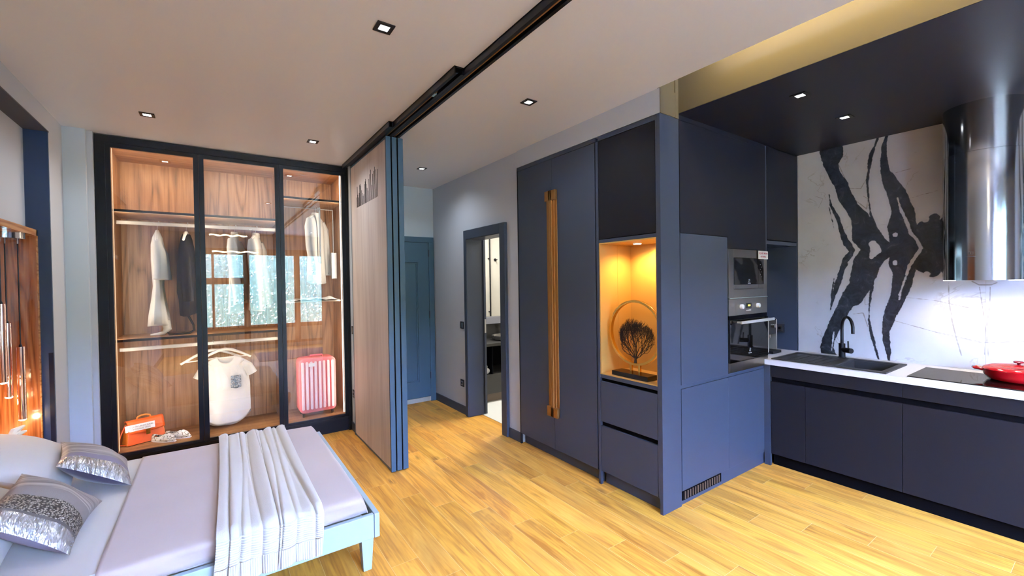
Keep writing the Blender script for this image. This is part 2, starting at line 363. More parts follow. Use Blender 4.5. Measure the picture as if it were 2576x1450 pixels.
# ---- window wall behind the viewer
ww = MB().box(-1.5, 4.6, YB-.15, YB, 2.45, ZC+.3).box(-1.5, -.22, YB-.15, YB, 0, 2.45).box(2.9, 4.6, YB-.15, YB, 0, 2.45)
ww.box(-.22, 2.9, YB-.15, YB, 0, .10)
struct(ww.build('wall_garden', WALL))
wx = [(-.22, .67), (.67, 1.77), (1.77, 2.9)]
for i, (a, b_) in enumerate(wx):
    w = MB(); t = .065
    for q in (a, b_-t): w.box(q, q+t, YB-.06, YB+.02, .10, 2.45)
    for z0, z1 in ((.10, .16), (.50, .60), (2.30, 2.45)): w.box(a+t, b_-t, YB-.06, YB+.02, z0, z1)
    if i == 0: w.box(a+t, b_-t, YB-.06, YB+.02, 1.60, 1.75).box(-.02, .03, YB-.06, YB+.01, .6, 2.3)
    w = struct(w.build('window_%d' % (i+1), WINW))
    MB().box(a+t, b_-t, YB-.03, YB-.024, .60, 2.30).build('glass_pane', PANE, w)
    MB().box(a+t, b_-t, YB-.03, YB-.01, .16, .50).build('lower_panel', WHITEP, w)
bl = MB()
for k in range(20): bl.box(-.17, .62, YB+.025, YB+.05, 2.27-.027*k, 2.273-.027*k)
tag(bl.build('window_blind', WHITEP, loc=(-.1, YB+.04, 1.7)), 'white slatted blind across the upper part of the garden window', 'blind')
# garden seen in the wardrobe glass
struct(B(-8, 12, -9, YB-.2, -.2, -.1).build('floor_terrace', mat('garden paving', (.70, .70, .68), .9)))
HED = [mat('hedge leaf', (.020, .045, .022), .5), mat('pale leaf', (.60, .64, .62), .5), mat('blossom', (.75, .66, .42), .6)]
hg = MB()
for i in range(9000):
    x = random.uniform(-5, 9); z = random.uniform(0, 3.0); y = -7.1+random.uniform(-.18, .25)+.15*math.sin(x*3)
    hg.cur = random.choice([0, 0, 0, 0, 1, 1, 2 if z < .9 else 0])
    r = random.uniform(.02, .052); n = Vector((random.gauss(0, 1), 1+random.random(), random.gauss(0, 1))).normalized(); a = n.orthogonal().normalized(); b_ = n.cross(a)
    c = Vector((x, y, z)); hg.quad(c-a*r, c-b_*r*.5, c+a*r, c+b_*r*.5)
hg.cur = 0; hg.box(-5, 9, -7.9, -7.3, -.1, 2.95)
hg = hg.build('garden_hedge', HED, loc=(2, -6.5, 0), recalc=False); tag(hg, 'leafy green hedge in the garden outside the window wall', 'hedge'); hg['kind'] = 'stuff'

# ================================================================== WARDROBE
wr = thing('wardrobe', 'built-in black-framed wardrobe with three glass sliding doors and walnut interior', 'wardrobe', (.22, 4.75, 0))
fm = MB().box(-.762, -.700, 4.75, 5.34, 0, 2.79).box(1.165, 1.198, 4.75, 5.34, 0, 2.79).box(-.70, 1.165, 4.75, 5.34, 2.735, 2.79).box(-.70, 1.165, 4.75, 4.80, .130, .152)
fm.build('frame', BLACKM, wr)
MB().box(-.70, 1.165, 4.772, 4.79, 0, .130).build('plinth', NAVYD, wr)
MB().box(-.70, 1.165, 5.32, 5.34, .152, 2.735).build('back_panel', WALNUT, wr)
for x0, x1 in ((-.70, -.685), (1.15, 1.165)): MB().box(x0, x1, 4.80, 5.32, .152, 2.735).build('side_panel', WALNUT, wr)
for x0 in (-.095, .545): MB().box(x0, x0+.018, 4.82, 5.32, .172, 2.72).build('divider', WALNUT, wr)
MB().box(-.685, 1.15, 4.80, 5.32, 2.715, 2.735).build('top_panel', WALNUTH, wr)
MB().box(-.685, 1.15, 4.80, 5.32, .152, .172).build('bottom_shelf', WALNUTH, wr)
for x0, x1 in ((-.685, -.095), (-.077, .545)):
    for z in (2.205, 1.115):
        s_ = MB().box(x0, x1, 4.812, 5.32, z-.018, z); s_.cur = 1; s_.box(x0, x1, 4.806, 4.812, z-.020, z+.001); s_.build('shelf', [WALNUTH, BLACKM], wr)
        MB().box(x0+.01, x1-.01, 4.814, 4.819, z-.020, z-.018).build('led_strip', LEDW, wr)
for z in (2.44,):
    s_ = MB().box(.563, 1.15, 4.812, 5.32, z-.018, z); s_.cur = 1; s_.box(.563, 1.15, 4.806, 4.812, z-.020, z+.001); s_.build('shelf', [WALNUTH, BLACKM], wr)
    MB().box(.573, 1.14, 4.814, 4.819, z-.020, z-.018).build('led_strip', LEDW, wr)
sh = MB().box(.563, 1.15, 4.83, 5.32, 1.375, 1.385); sh.build('shelf', mat('pale shelf edge', (.60, .50, .38), .4), wr)
for x0, x1 in ((-.685, -.095), (-.077, .545), (.563, 1.15)): MB().box(x0+.02, x1-.02, 4.802, 4.807, 2.711, 2.715).build('led_strip', LEDW, wr)
MB().box(1.119, 1.127, 4.790, 4.797, .19, 2.70).build('led_strip', LEDC, wr)
MB().box(-.666, -.661, 4.790, 4.797, .19, 2.70).build('led_strip', emis('copper led strip', (1, .62, .36), .8), wr)
for z in (2.125, 1.005):
    for x0, x1 in ((-.683, -.097), (-.075, .543)):
        r_ = MB(); r_.box(x0, x1, 5.042, 5.058, z-.017, z+.017); r_.build('hanging_rail', mat('satin aluminium rail', (.55, .54, .52), .4, .3), wr, bevel=.006)
pr = MB().tube([(.60, 5.03, 1.70), (.60, 5.03, 2.37), (1.10, 5.03, 2.37), (1.10, 5.03, 1.72)], .007)
pr.box(1.075, 1.125, 5.0, 5.06, 1.62, 1.90).box(.585, .62, 5.0, 5.06, 1.62, 1.90).box(.94, .955, 4.93, 4.945, 1.78, 2.36).box(.94, .955, 4.93, 5.03, 2.345, 2.375)
pr.build('pull_down_rail', mat('grey lift rail', (.42, .43, .45), .3, .6), wr)
for x0, x1, gx0, gx1 in ((-.705, -.088, -.668, -.124), (-.086, .551, -.048, .513), (.553, 1.168, .588, 1.130)):
    y0 = 4.757 if x0 != -.086 else 4.759
    dr = MB().box(x0, gx0, y0, y0+.022, .152, 2.733).box(gx1, x1, y0, y0+.022, .152, 2.733).box(gx0, gx1, y0, y0+.022, 2.700, 2.733).box(gx0, gx1, y0, y0+.022, .152, .178)
    dr = dr.build('door', BLACKM, wr)
    MB().box(gx0-.004, gx1+.004, y0+.009, y0+.012, .170, 2.705).build('glass_pane', GLASS, dr)
light('shelf_light', 'AREA', (-.39, 4.83, 2.69), 3.2, (1, .72, .45), wr, .5, .03, (0, .35, -1))
light('shelf_light', 'AREA', (.23, 4.83, 2.69), 2.4, (1, .76, .52), wr, .5, .03, (0, .35, -1))
light('shelf_light', 'AREA', (.86, 4.83, 2.69), 2.4, (1, .74, .48), wr, .5, .03, (0, .35, -1))
for x, d_ in ((-.655, 1), (-.115, -1), (-.055, 1), (.525, -1), (.583, 1), (1.11, -1)):
    light('side_light', 'AREA', (x, 4.825, 1.45), 4.8, (1, .80, .58), wr, .02, 2.4, (d_, .75, 0))
# ---- clothes
def ring2(c, z, a, b, ang, rip, k, ph, hem=0, n=56):
    out = []
    for i in range(n):
        t = 2*PI*i/n; r = 1+rip*math.sin(k*t+ph+1.3*math.sin(2*t+ph))
        u = a*math.copysign(abs(math.cos(t))**.8, math.cos(t))*(1+.35*rip*math.sin(5*t+ph)); v = b*math.copysign(abs(math.sin(t))**.8, math.sin(t))*r
        out.append((c[0]+u*math.cos(ang)-v*math.sin(ang), c[1]+u*math.sin(ang)+v*math.cos(ang), z+hem*math.cos(t)**2))
    return out
def body(mb, c, ang, prof, k=9, hem=0, ph=.4):
    # prof: (z, half width, half thickness, ripple, dx, dy)
    R = [ring2((c[0]+(p_[4] if len(p_) > 4 else 0), c[1]+(p_[5] if len(p_) > 5 else 0)), p_[0], p_[1], p_[2], ang, p_[3], k, ph+.15*i, hem if i == 0 else hem*.5 if i == 1 else 0) for i, p_ in enumerate(prof)]
    mb.loft(R, True)
def sleeve(mb, c, ang, side, sh_u, z0, pts, n=14):
    ca, sa = math.cos(ang), math.sin(ang); P = []; r = []
    for u, v, z, rr in pts:
        uu = side*u; P.append((c[0]+uu*ca-v*sa, c[1]+uu*sa+v*ca, z)); r.append(rr)
    mb.tube(P, r, n)
WOODH = wood('pale hanger wood', (.45, .30, .16), (.66, .50, .32), (.78, .64, .45), 0, 2, .4)
def hanger(label, c, ang, zrail, half=.20, drop=.075, m=None, group='clothes hangers in the wardrobe', bar=True):
    t = thing('clothes_hanger', label, 'hanger', (c[0], c[1], zrail), group)
    ca, sa = math.cos(ang), math.sin(ang); P = lambda u, z, v=0: (c[0]+u*ca-v*sa, c[1]+u*sa+v*ca, z)
    zt = zrail-.068
    hook = [P(.0, zt+.0), P(0, zt+.022)]+[P(-.021*math.sin(a)+0, zt+.052-.027*math.cos(a)) for a in [.5*k for k in range(1, 9)]]
    # hook ring wraps the rail, which runs along x
    hk = [(c[0], c[1], zt), (c[0], c[1]+.002, zt+.018)]+[(c[0]+.002*k, c[1]+.024*math.cos(-1.2+.48*k), zrail+.0+.026*math.sin(-1.2+.48*k)) for k in range(0, 10)]
    MB().tube(hk, .0022, 6).build('hook', mat('hook wire', (.7, .68, .62), .3, .8) if 'hookw' not in globals() else hookw, t, smooth=True)
    a = MB()
    for s in (-1, 1):
        a.tube([P(0, zt+.002), P(s*half*.25, zt-.008), P(s*half*.6, zt-drop*.45), P(s*half, zt-drop)], [.015, .015, .012, .010], 8)
    a.build('shoulder_bar', m or WHITEP, t, smooth=True)
    if bar: MB().tube([P(-half*.86, zt-drop*.86), P(half*.86, zt-drop*.86)], .0055, 8).build('trouser_bar', m or WHITEP, t, smooth=True)
    return t
hookw = mat('hook wire', (.7, .68, .62), .3, .8)
GRP = 'white shirts on the upper rails'
def stripe_pk():
    m, nt, b = nmat('sequin pocket'); g = N(nt); tc = g.n('ShaderNodeTexCoord')
    f = g.noise(tc.outputs['Object'], 95, 3, .8)
    nt.links.new(g.ramp(f, [(.42, (.02, .035, .06)), (.50, (.10, .22, .38)), (.56, (.65, .62, .60)), (.62, (.05, .04, .05))]), b.inputs['Base Color']); b.inputs['Roughness'].default_value = .35
    return m
# white dress, bay one
c = (-.405, 5.05); A = 1.58
hanger('white hanger inside the long white dress in the first bay', c, A, 2.125, .15, .10, bar=False)
t = thing('hanging_dress', 'long white dress hanging alone above the middle shelf, its hem trailing on it', 'dress', (c[0], c[1], 1.12))
m = MB(); body(m, c, A, [(1.20, .17, .072, .16), (1.30, .165, .064, .16), (1.45, .12, .046, .14), (1.56, .085, .036, .1), (1.63, .10, .040, .08), (1.80, .14, .046, .06), (1.93, .15, .045, .04), (2.00, .10, .035, .03), (2.04, .035, .022, 0), (2.06, .018, .014, 0)], 11, .03)
m.build('dress_body', WHITEF, t, smooth=True, ang=180)
for s in (-1, 1):
    m = MB(); sleeve(m, c, A, s, 0, 0, [(.12, 0, 1.96, .03), (.165, -.02, 1.86, .046), (.19, -.03, 1.74, .048), (.20, -.03, 1.62, .056)]); m.build('sleeve', WHITEF, t, smooth=True, ang=60)
m = MB(); m.tube([(c[0]+.045, c[1]-.03, 1.24), (c[0]+.06, c[1]-.05, 1.17), (c[0]+.03, c[1]-.06, 1.135), (c[0]-.06, c[1]-.07, 1.127)], [.035, .03, .018, .006], 10); m.build('trailing_sash', WHITEF, t, smooth=True)
# black garment
c = (-.195, 5.05); A = 1.48
hanger('hanger hooked through the black garment beside the door frame', c, A, 2.125, .17, .08, bar=False)
t = thing('hanging_coat', 'black garment hanging beside the long white dress, belt falling to the shelf', 'garment', (c[0], c[1], 1.12))
m = MB(); body(m, c, A, [(1.30, .14, .055, .14), (1.44, .16, .060, .14), (1.50, .19, .070, .12), (1.75, .18, .065, .1), (1.92, .16, .05, .05), (2.0, .11, .04, .03), (2.04, .04, .03, 0)], 9, -.02); m.build('coat_body', BLACKF, t, smooth=True, ang=180)
for s in (-1, 1):
    m = MB(); sleeve(m, c, A, s, 0, 0, [(.13, 0, 1.95, .03), (.19, -.01, 1.80, .042), (.20, -.02, 1.60, .040), (.19, -.03, 1.42, .038)]); m.build('sleeve', BLACKF, t, smooth=True, ang=60)
MB().tube([(-.21, 4.98, 1.34), (-.19, 4.97, 1.28), (-.155, 4.96, 1.20), (-.15, 4.96, 1.15), (-.18, 4.95, 1.127), (-.26, 4.95, 1.123), (-.33, 4.95, 1.124), (-.345, 4.96, 1.145)], [.010, .011, .009, .009, .009, .008, .009, .003], 6).build('belt', BLACKF, t, smooth=True)
# shirts, bay two
def shirt(label, c, A, zt, zb, w, thick, m_=WHITEF, cuff=1.40, hg=None):
    hanger(hg, c, A, zt+.072, w*.92, .05, bar=False)
    t = thing('hanging_shirt', label, 'shirt', (c[0], c[1], zb), GRP)
    m = MB(); body(m, c, A, [(zb, w*.98, thick*1.1, .22), (zb+.12, w*1.0, thick, .20), (zb+.30, w*.97, thick*.9, .15), (zt-.30, w*.95, thick*.9, .10), (zt-.14, w*1.0, thick*.85, .05), (zt-.06, w*.85, thick*.7, .03), (zt-.01, w*.40, thick*.55, 0), (zt+.005, w*.2, thick*.4, 0)], 9, .05)
    m.build('shirt_body', m_, t, smooth=True, ang=180)
    m = MB(); R = []
    for q, (z, k) in enumerate(((zt-.02, 1), (zt+.025, .92), (zt+.028, .80), (zt-.005, .85))): R.append(ring2((c[0], c[1]), z, w*.30*k, thick*.75*k, A, 0, 3, 0, 0, 28))
    m.loft(R, False); m.build('collar', m_, t, smooth=True)
    for s in (-1, 1):
        m = MB(); L = zt-.10-cuff
        sleeve(m, c, A, s, 0, 0, [(w*.86, 0, zt-.055, .030), (w*1.05, -.012, zt-.14, .044), (w*1.13, -.025, zt-.14-L*.4, .042), (w*1.10, -.045, zt-.14-L*.75, .038), (w*1.08, -.05, cuff, .034)])
        sl = m.build('sleeve', m_, t, smooth=True, ang=60)
        p_ = (w*1.08*s, -.05); ca, sa = math.cos(A), math.sin(A); P = (c[0]+p_[0]*ca-p_[1]*sa, c[1]+p_[0]*sa+p_[1]*ca)
        MB().cyl((*P, cuff-.045), (*P, cuff+.01), .037, .036, 16).build('cuff', m_, sl, smooth=True)
        MB().cyl((P[0]-.01, P[1]-.037, cuff-.02), (P[0]-.01, P[1]-.041, cuff-.02), .005, seg=10).build('button', INK, sl)
shirt('white shirt hanging in the second bay, the one nearer the black garment', (.185, 5.05), 1.36, 2.055, 1.27, .18, .042, cuff=1.42, hg='hanger in the white shirt nearer the black garment in the second bay')
shirt('cream shirt with two-button cuffs hanging in the second bay', (.365, 5.05), 1.27, 2.055, 1.29, .18, .045, cuff=1.36, hg='hanger in the cream shirt with two-button cuffs, second bay')
shirt('wide white shirt hanging alone from the pull-down rail', (.925, 5.03), .95, 2.30, 1.56, .165, .05, cuff=1.70, hg='hanger in the wide shirt on the pull-down rail')
# t-shirt on hangers, bay two bottom
hanger('empty white hanger behind the pocket T-shirt', (-.02, 5.055), .30, 1.005, .25, .10, WHITEP)
hanger('white hanger holding the pocket T-shirt', (.085, 5.045), .06, 1.005, .215, .095, WHITEP)
t = thing('hanging_t_shirt', 'loose white T-shirt with a patterned chest pocket on the lower rail', 'T-shirt', (.09, 5.03, .2)); c = (.09, 5.035); A = .06
def tee(th, v):
    t = 2*PI*th; u = math.cos(t); fr = math.sin(t) < 0; au = abs(u)
    sl = .872-.055*max(0, (au-.42)/.58)**1.3
    zt = sl-(.068 if fr else .018)*max(0, 1-(au/.44)**2)**.6
    zb = (.215 if fr else .185)+.11*au**3
    z = zt+(zb-zt)*v; w = .165+.028*min(1, v*2.2)+.006*v
    d_ = (.012+.026*min(1, v*4))*abs(math.sin(t))**.7*(-1 if fr else 1)
    d_ += .011*v*math.sin(6.5*u+1.2*v+(0 if fr else 2))*(1 if abs(math.sin(t)) > .25 else .3)
    return (.09+u*w+.06*-d_, 5.035+d_+.06*u*w, z)
m = MB(); m.grid(90, 44, tee, True); m.build('shirt_body', WHITEF, t, smooth=True, ang=180, solid=.003)
for s in (-1, 1):
    m = MB(); sleeve(m, c, A, s, 0, 0, [(.135, 0, .805, .030), (.178, 0, .755, .046), (.215, -.003, .675, .050)], 18); m.build('sleeve', WHITEF, t, smooth=True, ang=60)
m = MB(); m.grid(10, 12, lambda u, v: (c[0]+.035+.085*u, c[1]-.047-.004*math.sin(6*u), .565+.115*v-(.012*math.sin(PI*u) if v == 0 else 0)))
PK = stripe_pk()
m.build('chest_pocket', PK, t, solid=.003)
# folded cloth on the third bay shelf
m = MB(); m.grid(60, 16, lambda u, v: (.66+.46*u, 4.86+.36*v, 1.388+.022*abs(math.sin(9*u+3*v))*math.sin(PI*min(1, max(0, u)))+.03*math.exp(-((u-.85)/.09)**2)*math.sin(PI*v)+.004))
tag(m.build('folded_cloth', WHITEF, loc=(.89, 5.05, 1.386), smooth=True, solid=.004, ang=180), 'thin crumpled cream cloth spread on the pale shelf of the third bay', 'cloth')
# pink suitcase
t = thing('suitcase', 'pink hard-shell suitcase with pale vertical ribs standing on the wardrobe floor', 'suitcase', (.89, 4.98, .175))
PK1 = mat('pink suitcase shell', (.85, .62, .66), .35); PK2 = mat('coral suitcase edge', (.80, .16, .17), .35)
def rbox(mb, cx, cy, cz, w, dp, h, r, seg=6):   # rounded in the xz plane, extruded along y
    pl = []
    for sx, sz, a0 in ((1, 1, 0), (-1, 1, 90), (-1, -1, 180), (1, -1, 270)):
        for k in range(seg+1): a = math.radians(a0+90*k/seg); pl.append((cx+sx*(w/2-r)+r*math.cos(a), cz+sz*(h/2-r)+r*math.sin(a)))
    mb.prism(pl, 'y', cy-dp/2, cy+dp/2)
m = MB(); rbox(m, .89, 4.99, .50, .36, .20, .57, .05); m.build('shell', PK2, t, bevel=.008)
m = MB()
for k in range(8): rbox(m, .745+.0413*k, 4.885, .50, .024, .014, .50, .010, 3)
m.build('rib_panel', PK1, t, bevel=.003)
m = MB().tube([(.83, 4.97, .785), (.83, 4.97, .805), (.95, 4.97, .805), (.95, 4.97, .785)], .008); m.build('handle', PK2, t, smooth=True)
for x in (.75, 1.03):
    for y in (4.91, 5.07):
        m = MB().cyl((x-.010, y, .195), (x+.010, y, .195), .022, seg=16).box(x-.014, x+.014, y-.01, y+.012, .205, .23); m.build('wheel', PLASTB, t)
MB().box(.80, .865, 4.872, 4.875, .70, .735).build('luggage_tag', PAPER, t)
# orange handbag
t = thing('handbag', 'orange leather satchel with gold clasp on the wardrobe floor', 'handbag', (-.53, 5.05, .172))
OR1 = mat('orange leather', (.80, .115, .012), .4, bump=.1, bscale=150); OR2 = mat('light orange leather', (.90, .26, .03), .4)
Mb = Matrix.Translation((-.53, 5.05, .172)) @ Matrix.Rotation(.42, 4, 'Z')
def lb(fn, name, m_, par=t, **k):
    q = MB(); fn(q); q.xf(Mb); return q.build(name, m_, par, **k)
lb(lambda q: q.loft([[(-.135, -.06, .004), (.135, -.06, .004), (.135, .06, .004), (-.135, .06, .004)], [(-.128, -.045, .09), (.128, -.045, .09), (.128, .05, .09), (-.128, .05, .09)], [(-.115, -.018, .19), (.115, -.018, .19), (.115, .03, .19), (-.115, .03, .19)]]), 'bag_body', OR1, bevel=.004)
for s in (-1, 1): lb(lambda q: q.loft([[(s*.136, -.056, .006), (s*.141, -.056, .006), (s*.141, .056, .006), (s*.136, .056, .006)], [(s*.120, -.012, .18), (s*.128, -.012, .18), (s*.128, .022, .18), (s*.120, .022, .18)]]), 'side_gusset', OR2)
lb(lambda q: q.grid(12, 10, lambda u, v: (-.13+.26*u, [(.035), (.02), (.0), (-.02), (-.034), (-.042), (-.05), (-.056), (-.060), (-.063)][int(round(v*9))], [.190, .203, .208, .204, .192, .172, .152, .132, .114, .100][int(round(v*9))]+.012*((2*u-1)**2)*(v))), 'flap', OR1, solid=.005, smooth=True, ang=180)
lb(lambda q: q.tube([(-.05, .01, .205), (-.045, .01, .225), (-.02, .01, .236), (.02, .01, .236), (.045, .01, .225), (.05, .01, .205)], .006), 'handle', OR2, smooth=True)
lb(lambda q: q.box(-.012, .020, -.076, -.066, .075, .125), 'clasp', GOLD, bevel=.003)
lb(lambda q: q.tube([(-.125, .02, .17), (-.165, .01, .09), (-.185, -.01, .02), (-.14, -.02, .006), (-.10, .0, .006)], .006, 6), 'shoulder_strap', OR1, smooth=True)
cdm = lb(lambda q: q.add([(-.150, -.060, .125), (.055, -.072, .125), (.055, -.062, .18), (-.150, -.050, .18)], [(0, 1, 2, 3)]), 'display_card', PAPER, solid=.001)
cm = Mb @ frameM((-.047, -.0725, .1635), (.205, -.012, 0), (0, .010, .055)); text('TEŞHİR ÜRÜNÜDÜR', .018, cm, INK, cdm)
cm = Mb @ frameM((-.047, -.0745, .1415), (.205, -.012, 0), (0, .010, .055)); text('OPTIONAL ITEM', .018, cm, INK, cdm)
# patterned slippers
def shoe(label, x, y, a):
    t = thing('slip_on_shoe', label, 'shoe', (x, y, .172), 'pair of patterned slip-on shoes')
    Mx = Matrix.Translation((x, y, .172)) @ Matrix.Rotation(a, 4, 'Z')
    def W_(u): return (.030+.012*math.sin(PI*min(1, u*1.1)))*(1-.75*max(0, u-.82)/.18*.9)*(1-.4*max(0, .12-u)/.12)
    sole = MB(); sole.loft([[Mx @ Vector((-.115+.23*u, s*W_(u)*1.05, z)) for u, s in [(k/12, 1) for k in range(13)]+[(k/12, -1) for k in range(12, -1, -1)]] for z in (0, .010)]); sole.build('sole', PAPER, t)
    up = MB()
    def P(u, v):
        w = W_(u); a_ = PI*v; h = (.048 if u < .35 else .048+.012*math.sin((u-.35)*4)) if u < .6 else .058*(1-((u-.6)/.42)**2)+.004
        open_ = 1 if .08 < u < .50 else 0
        yy = math.cos(a_)*w; zz = math.sin(a_)**.7*h if not (open_ and .22 < v < .78) else math.sin(PI*.22)**.7*h
        if open_ and .22 < v < .78: yy = math.cos(a_)*w*.98
        return Mx @ Vector((-.112+.224*u, yy, .008+zz))
    up.grid(26, 17, P)
    ks = [i for i, f in enumerate(up.f) if not (.10 < ((i % 25)+.5)/25 < .48 and .24 < (i//25+.5)/16 < .76)]
    up.f = [up.f[i] for i in ks]; up.mi = [0]*len(up.f); up.build('upper', SHM, t, smooth=True, solid=.002, ang=180)
    i_ = MB(); i_.loft([[Mx @ Vector((-.10+.15*u, s*W_(u)*.8, z)) for u, s in [(k/6, 1) for k in range(7)]+[(k/6, -1) for k in range(6, -1, -1)]] for z in (.011, .014)]); i_.build('insole', mat('dark insole', (.10, .05, .04), .8), t)
SHM, nt_, b_ = nmat('scribbled canvas'); g_ = N(nt_); tc_ = g_.n('ShaderNodeTexCoord')
wv_ = g_.m('ABSOLUTE', g_.m('SUBTRACT', g_.noise(tc_.outputs['Object'], 26, 2, .6), .5))
nt_.links.new(g_.ramp(wv_, [(.012, (.02, .02, .02)), (.03, (.78, .76, .70))]), b_.inputs['Base Color']); b_.inputs['Roughness'].default_value = .7
shoe('patterned white slip-on shoe next to the orange satchel', -.385, 4.945, -.75)
shoe('patterned white slip-on shoe set behind its mate', -.285, 4.985, -.65)

# ================================================================== BED
bed = thing('bed', 'low double bed with pale lacquered frame and white sheets', 'bed', (-.15, 3.13, 0))
BX0, BX1, BY0, BY1 = -1.19, .72, 2.33, 3.93
MB().box(BX0, BX1-.03, BY0, BY0+.03, .178, .306).build('side_rail', PAINTW, bed, bevel=.003)
MB().box(BX0, BX1-.03, BY1-.03, BY1, .178, .306).build('side_rail', PAINTW, bed, bevel=.003)
MB().box(BX1-.028, BX1, BY0, BY1, .178, .308).build('foot_rail', PAINTW, bed, bevel=.003)
MB().box(BX0, BX1-.04, BY0+.03, BY1-.03, .20, .215).build('slat_base', PAINTW, bed)
for x, s in ((BX1-.095, 1), (BX0+.10, -1)):
    for y in (BY0+.012, BY1-.077):
        m = MB().loft([[(x, y, .18), (x+.065, y, .18), (x+.065, y+.065, .18), (x, y+.065, .18)], [(x+.012, y+.012, 0), (x+.055, y+.012, 0), (x+.055, y+.055, 0), (x+.012, y+.055, 0)]]); m.build('leg', PAINTW, bed, bevel=.002)
MB().box(BX0+.01, BX1-.085, BY0+.062, BY1-.105, .216, .393).build('mattress', SHEET, bed, bevel=.03, smooth=True, seg=4)
MB().box(-1.26, BX0+.0, 1.9, 4.30, 0, .50).build('headboard_base', REDWOOD, bed)
# niche lining behind the bed
nc = thing('wood_niche', 'glossy reddish wood niche set into the alcove wall behind the bed', 'niche', (-1.13, 3.1, .5))
for y0, y1 in ((4.322, 4.337), (1.90, 1.915)): MB().box(-1.24, -.995, y0, y1, .50, 1.96).build('side_panel', REDWOOD, nc)
MB().box(-1.26, -.995, 1.90, 4.337, 1.918, 1.960).build('top_panel', REDWOODH, nc)
MB().box(-.998, -.992, 4.318, 4.337, .50, 1.918).build('edge_trim', REDWOODH, nc)
MB().box(-1.262, -1.24, 1.90, 4.337, .50, 1.918).build('back_panel', REDWOOD, nc)
MB().box(-1.24, -1.19, 1.915, 4.322, .50, .512).build('led_strip', emis('amber led strip', (1, .62, .25), 6), nc)
# coverlet: rounded shell over the mattress
def cover(u, v):   # u along x (0 cut line..1 foot drop), v across y
    ax = -.412+1.09*u; e = .035
    # perimeter distances along y including drops
    L = (BY1-.085)-(BY0+.042)+.16; s = v*L-.08; y0, y1 = BY0+.042, BY1-.085; z = .402
    y = y0+s
    if s < 0: y = y0+.004*math.sin(s*60+ax*20); z = .402+s*1.15
    elif y > y1: z = .402-(y-y1)*1.15; y = y1
    x = ax
    if ax > .645: z = min(z, .402-(ax-.645)*2.7); x = .645+min(.022, (ax-.645)*.7)
    z -= .012*math.exp(-min(abs(s), abs(y1-y0-s))/.02)
    z += .0025*math.sin(7*ax+3*y)+.0015*math.sin(17*y-5*ax)
    return (x, y, max(z, .300))
m = MB(); m.grid(80, 90, cover)
tag(m.build('coverlet', MAUVE, loc=(.13, 3.13, .40), smooth=True, solid=.004, ang=180), 'mauve grey satin coverlet over the foot half of the bed', 'coverlet')
# knitted throw
thr = thing('knitted_throw', 'cream knitted throw with ribbed ends laid across the bed', 'throw', (.2, 3.1, .41))
def th(u, v):
    # v: 0 far edge .. 1 bottom of near drop
    L1 = 3.862-2.352; L = L1+.20; s = v*L; jag = .012*math.sin(23*u)+.010*math.sin(9*u+1)
    x = -.005+.445*u-.02*v+.015*math.sin(2.2*v+1)*(1-u)-.03*u*v*0
    w = .018*(math.sin(7*2*u+.7*math.sin(3*v)+1.0)+.6*math.sin(13*u+2.0*v)+.5*math.sin(29*u-1.6*v))
    cr = 0
    for k, q in enumerate((.13, .30, .42, .55, .66, .80, .90)):
        xx = u-q-.035*math.sin(3.1*v+k*1.7); cr -= .027*math.exp(-(xx/.014)**2)*(.45+.55*math.sin(2.5*v+k*2.1)**2)
    x += w*.5; h = .012+abs(w)*.75+cr*.8
    if s < L1: return (x, 3.862-s, .408+max(h, .006))
    d_ = s-L1; return (x-.012*d_/.2, 2.352-.028-min(h, .03)*.9-.01*min(1, d_/.05), .412-d_*(1+jag)+max(0, .02-d_)*.3)
m = MB(); m.grid(190, 150, lambda u, v: th(u, v*.885)); m.build('throw_body', KNIT, thr, smooth=True, solid=.006, ang=180)
RIB, nt_, b_ = nmat('ribbed cream knit'); g_ = N(nt_); tc_ = g_.n('ShaderNodeTexCoord'); x_, y_, z_ = g_.sep(tc_.outputs['Object'])
b_.inputs['Base Color'].default_value = (.62, .61, .58, 1); b_.inputs['Roughness'].default_value = .9
wa_ = g_.m('ABSOLUTE', g_.m('SINE', g_.m('MULTIPLY', x_, 330))); nt_.links.new(g_.bump(wa_, .8, .003), b_.inputs['Normal'])
RIB2, nt_, b_ = nmat('cross ribbed cream knit'); g_ = N(nt_); tc_ = g_.n('ShaderNodeTexCoord'); x_, y_, z_ = g_.sep(tc_.outputs['Object'])
b_.inputs['Base Color'].default_value = (.62, .61, .58, 1); b_.inputs['Roughness'].default_value = .9
wa_ = g_.m('ABSOLUTE', g_.m('SINE', g_.m('MULTIPLY', g_.m('ADD', z_, g_.m('MULTIPLY', g_.noise(tc_.outputs['Object'], 9, 1), .02)), 300))); nt_.links.new(g_.bump(wa_, .8, .0025), b_.inputs['Normal'])
m = MB(); m.grid(190, 20, lambda u, v: th(u, .885+.065*v)); m.build('cross_ribbed_band', RIB2, thr, smooth=True, solid=.006, ang=180)
m = MB(); m.grid(190, 26, lambda u, v: th(u, .95+.05*v)); m.build('ribbed_border', RIB, thr, smooth=True, solid=.006, ang=180)
m = MB(); m.grid(190, 8, lambda u, v: (lambda p_: (p_[0], p_[1]+.012, .410-.012+.02*(1-v)-.0*u))(th(u, .0)) if 0 else th(u, .006*v)); m.build('far_hem', KNIT, thr, smooth=True, solid=.012, ang=180)
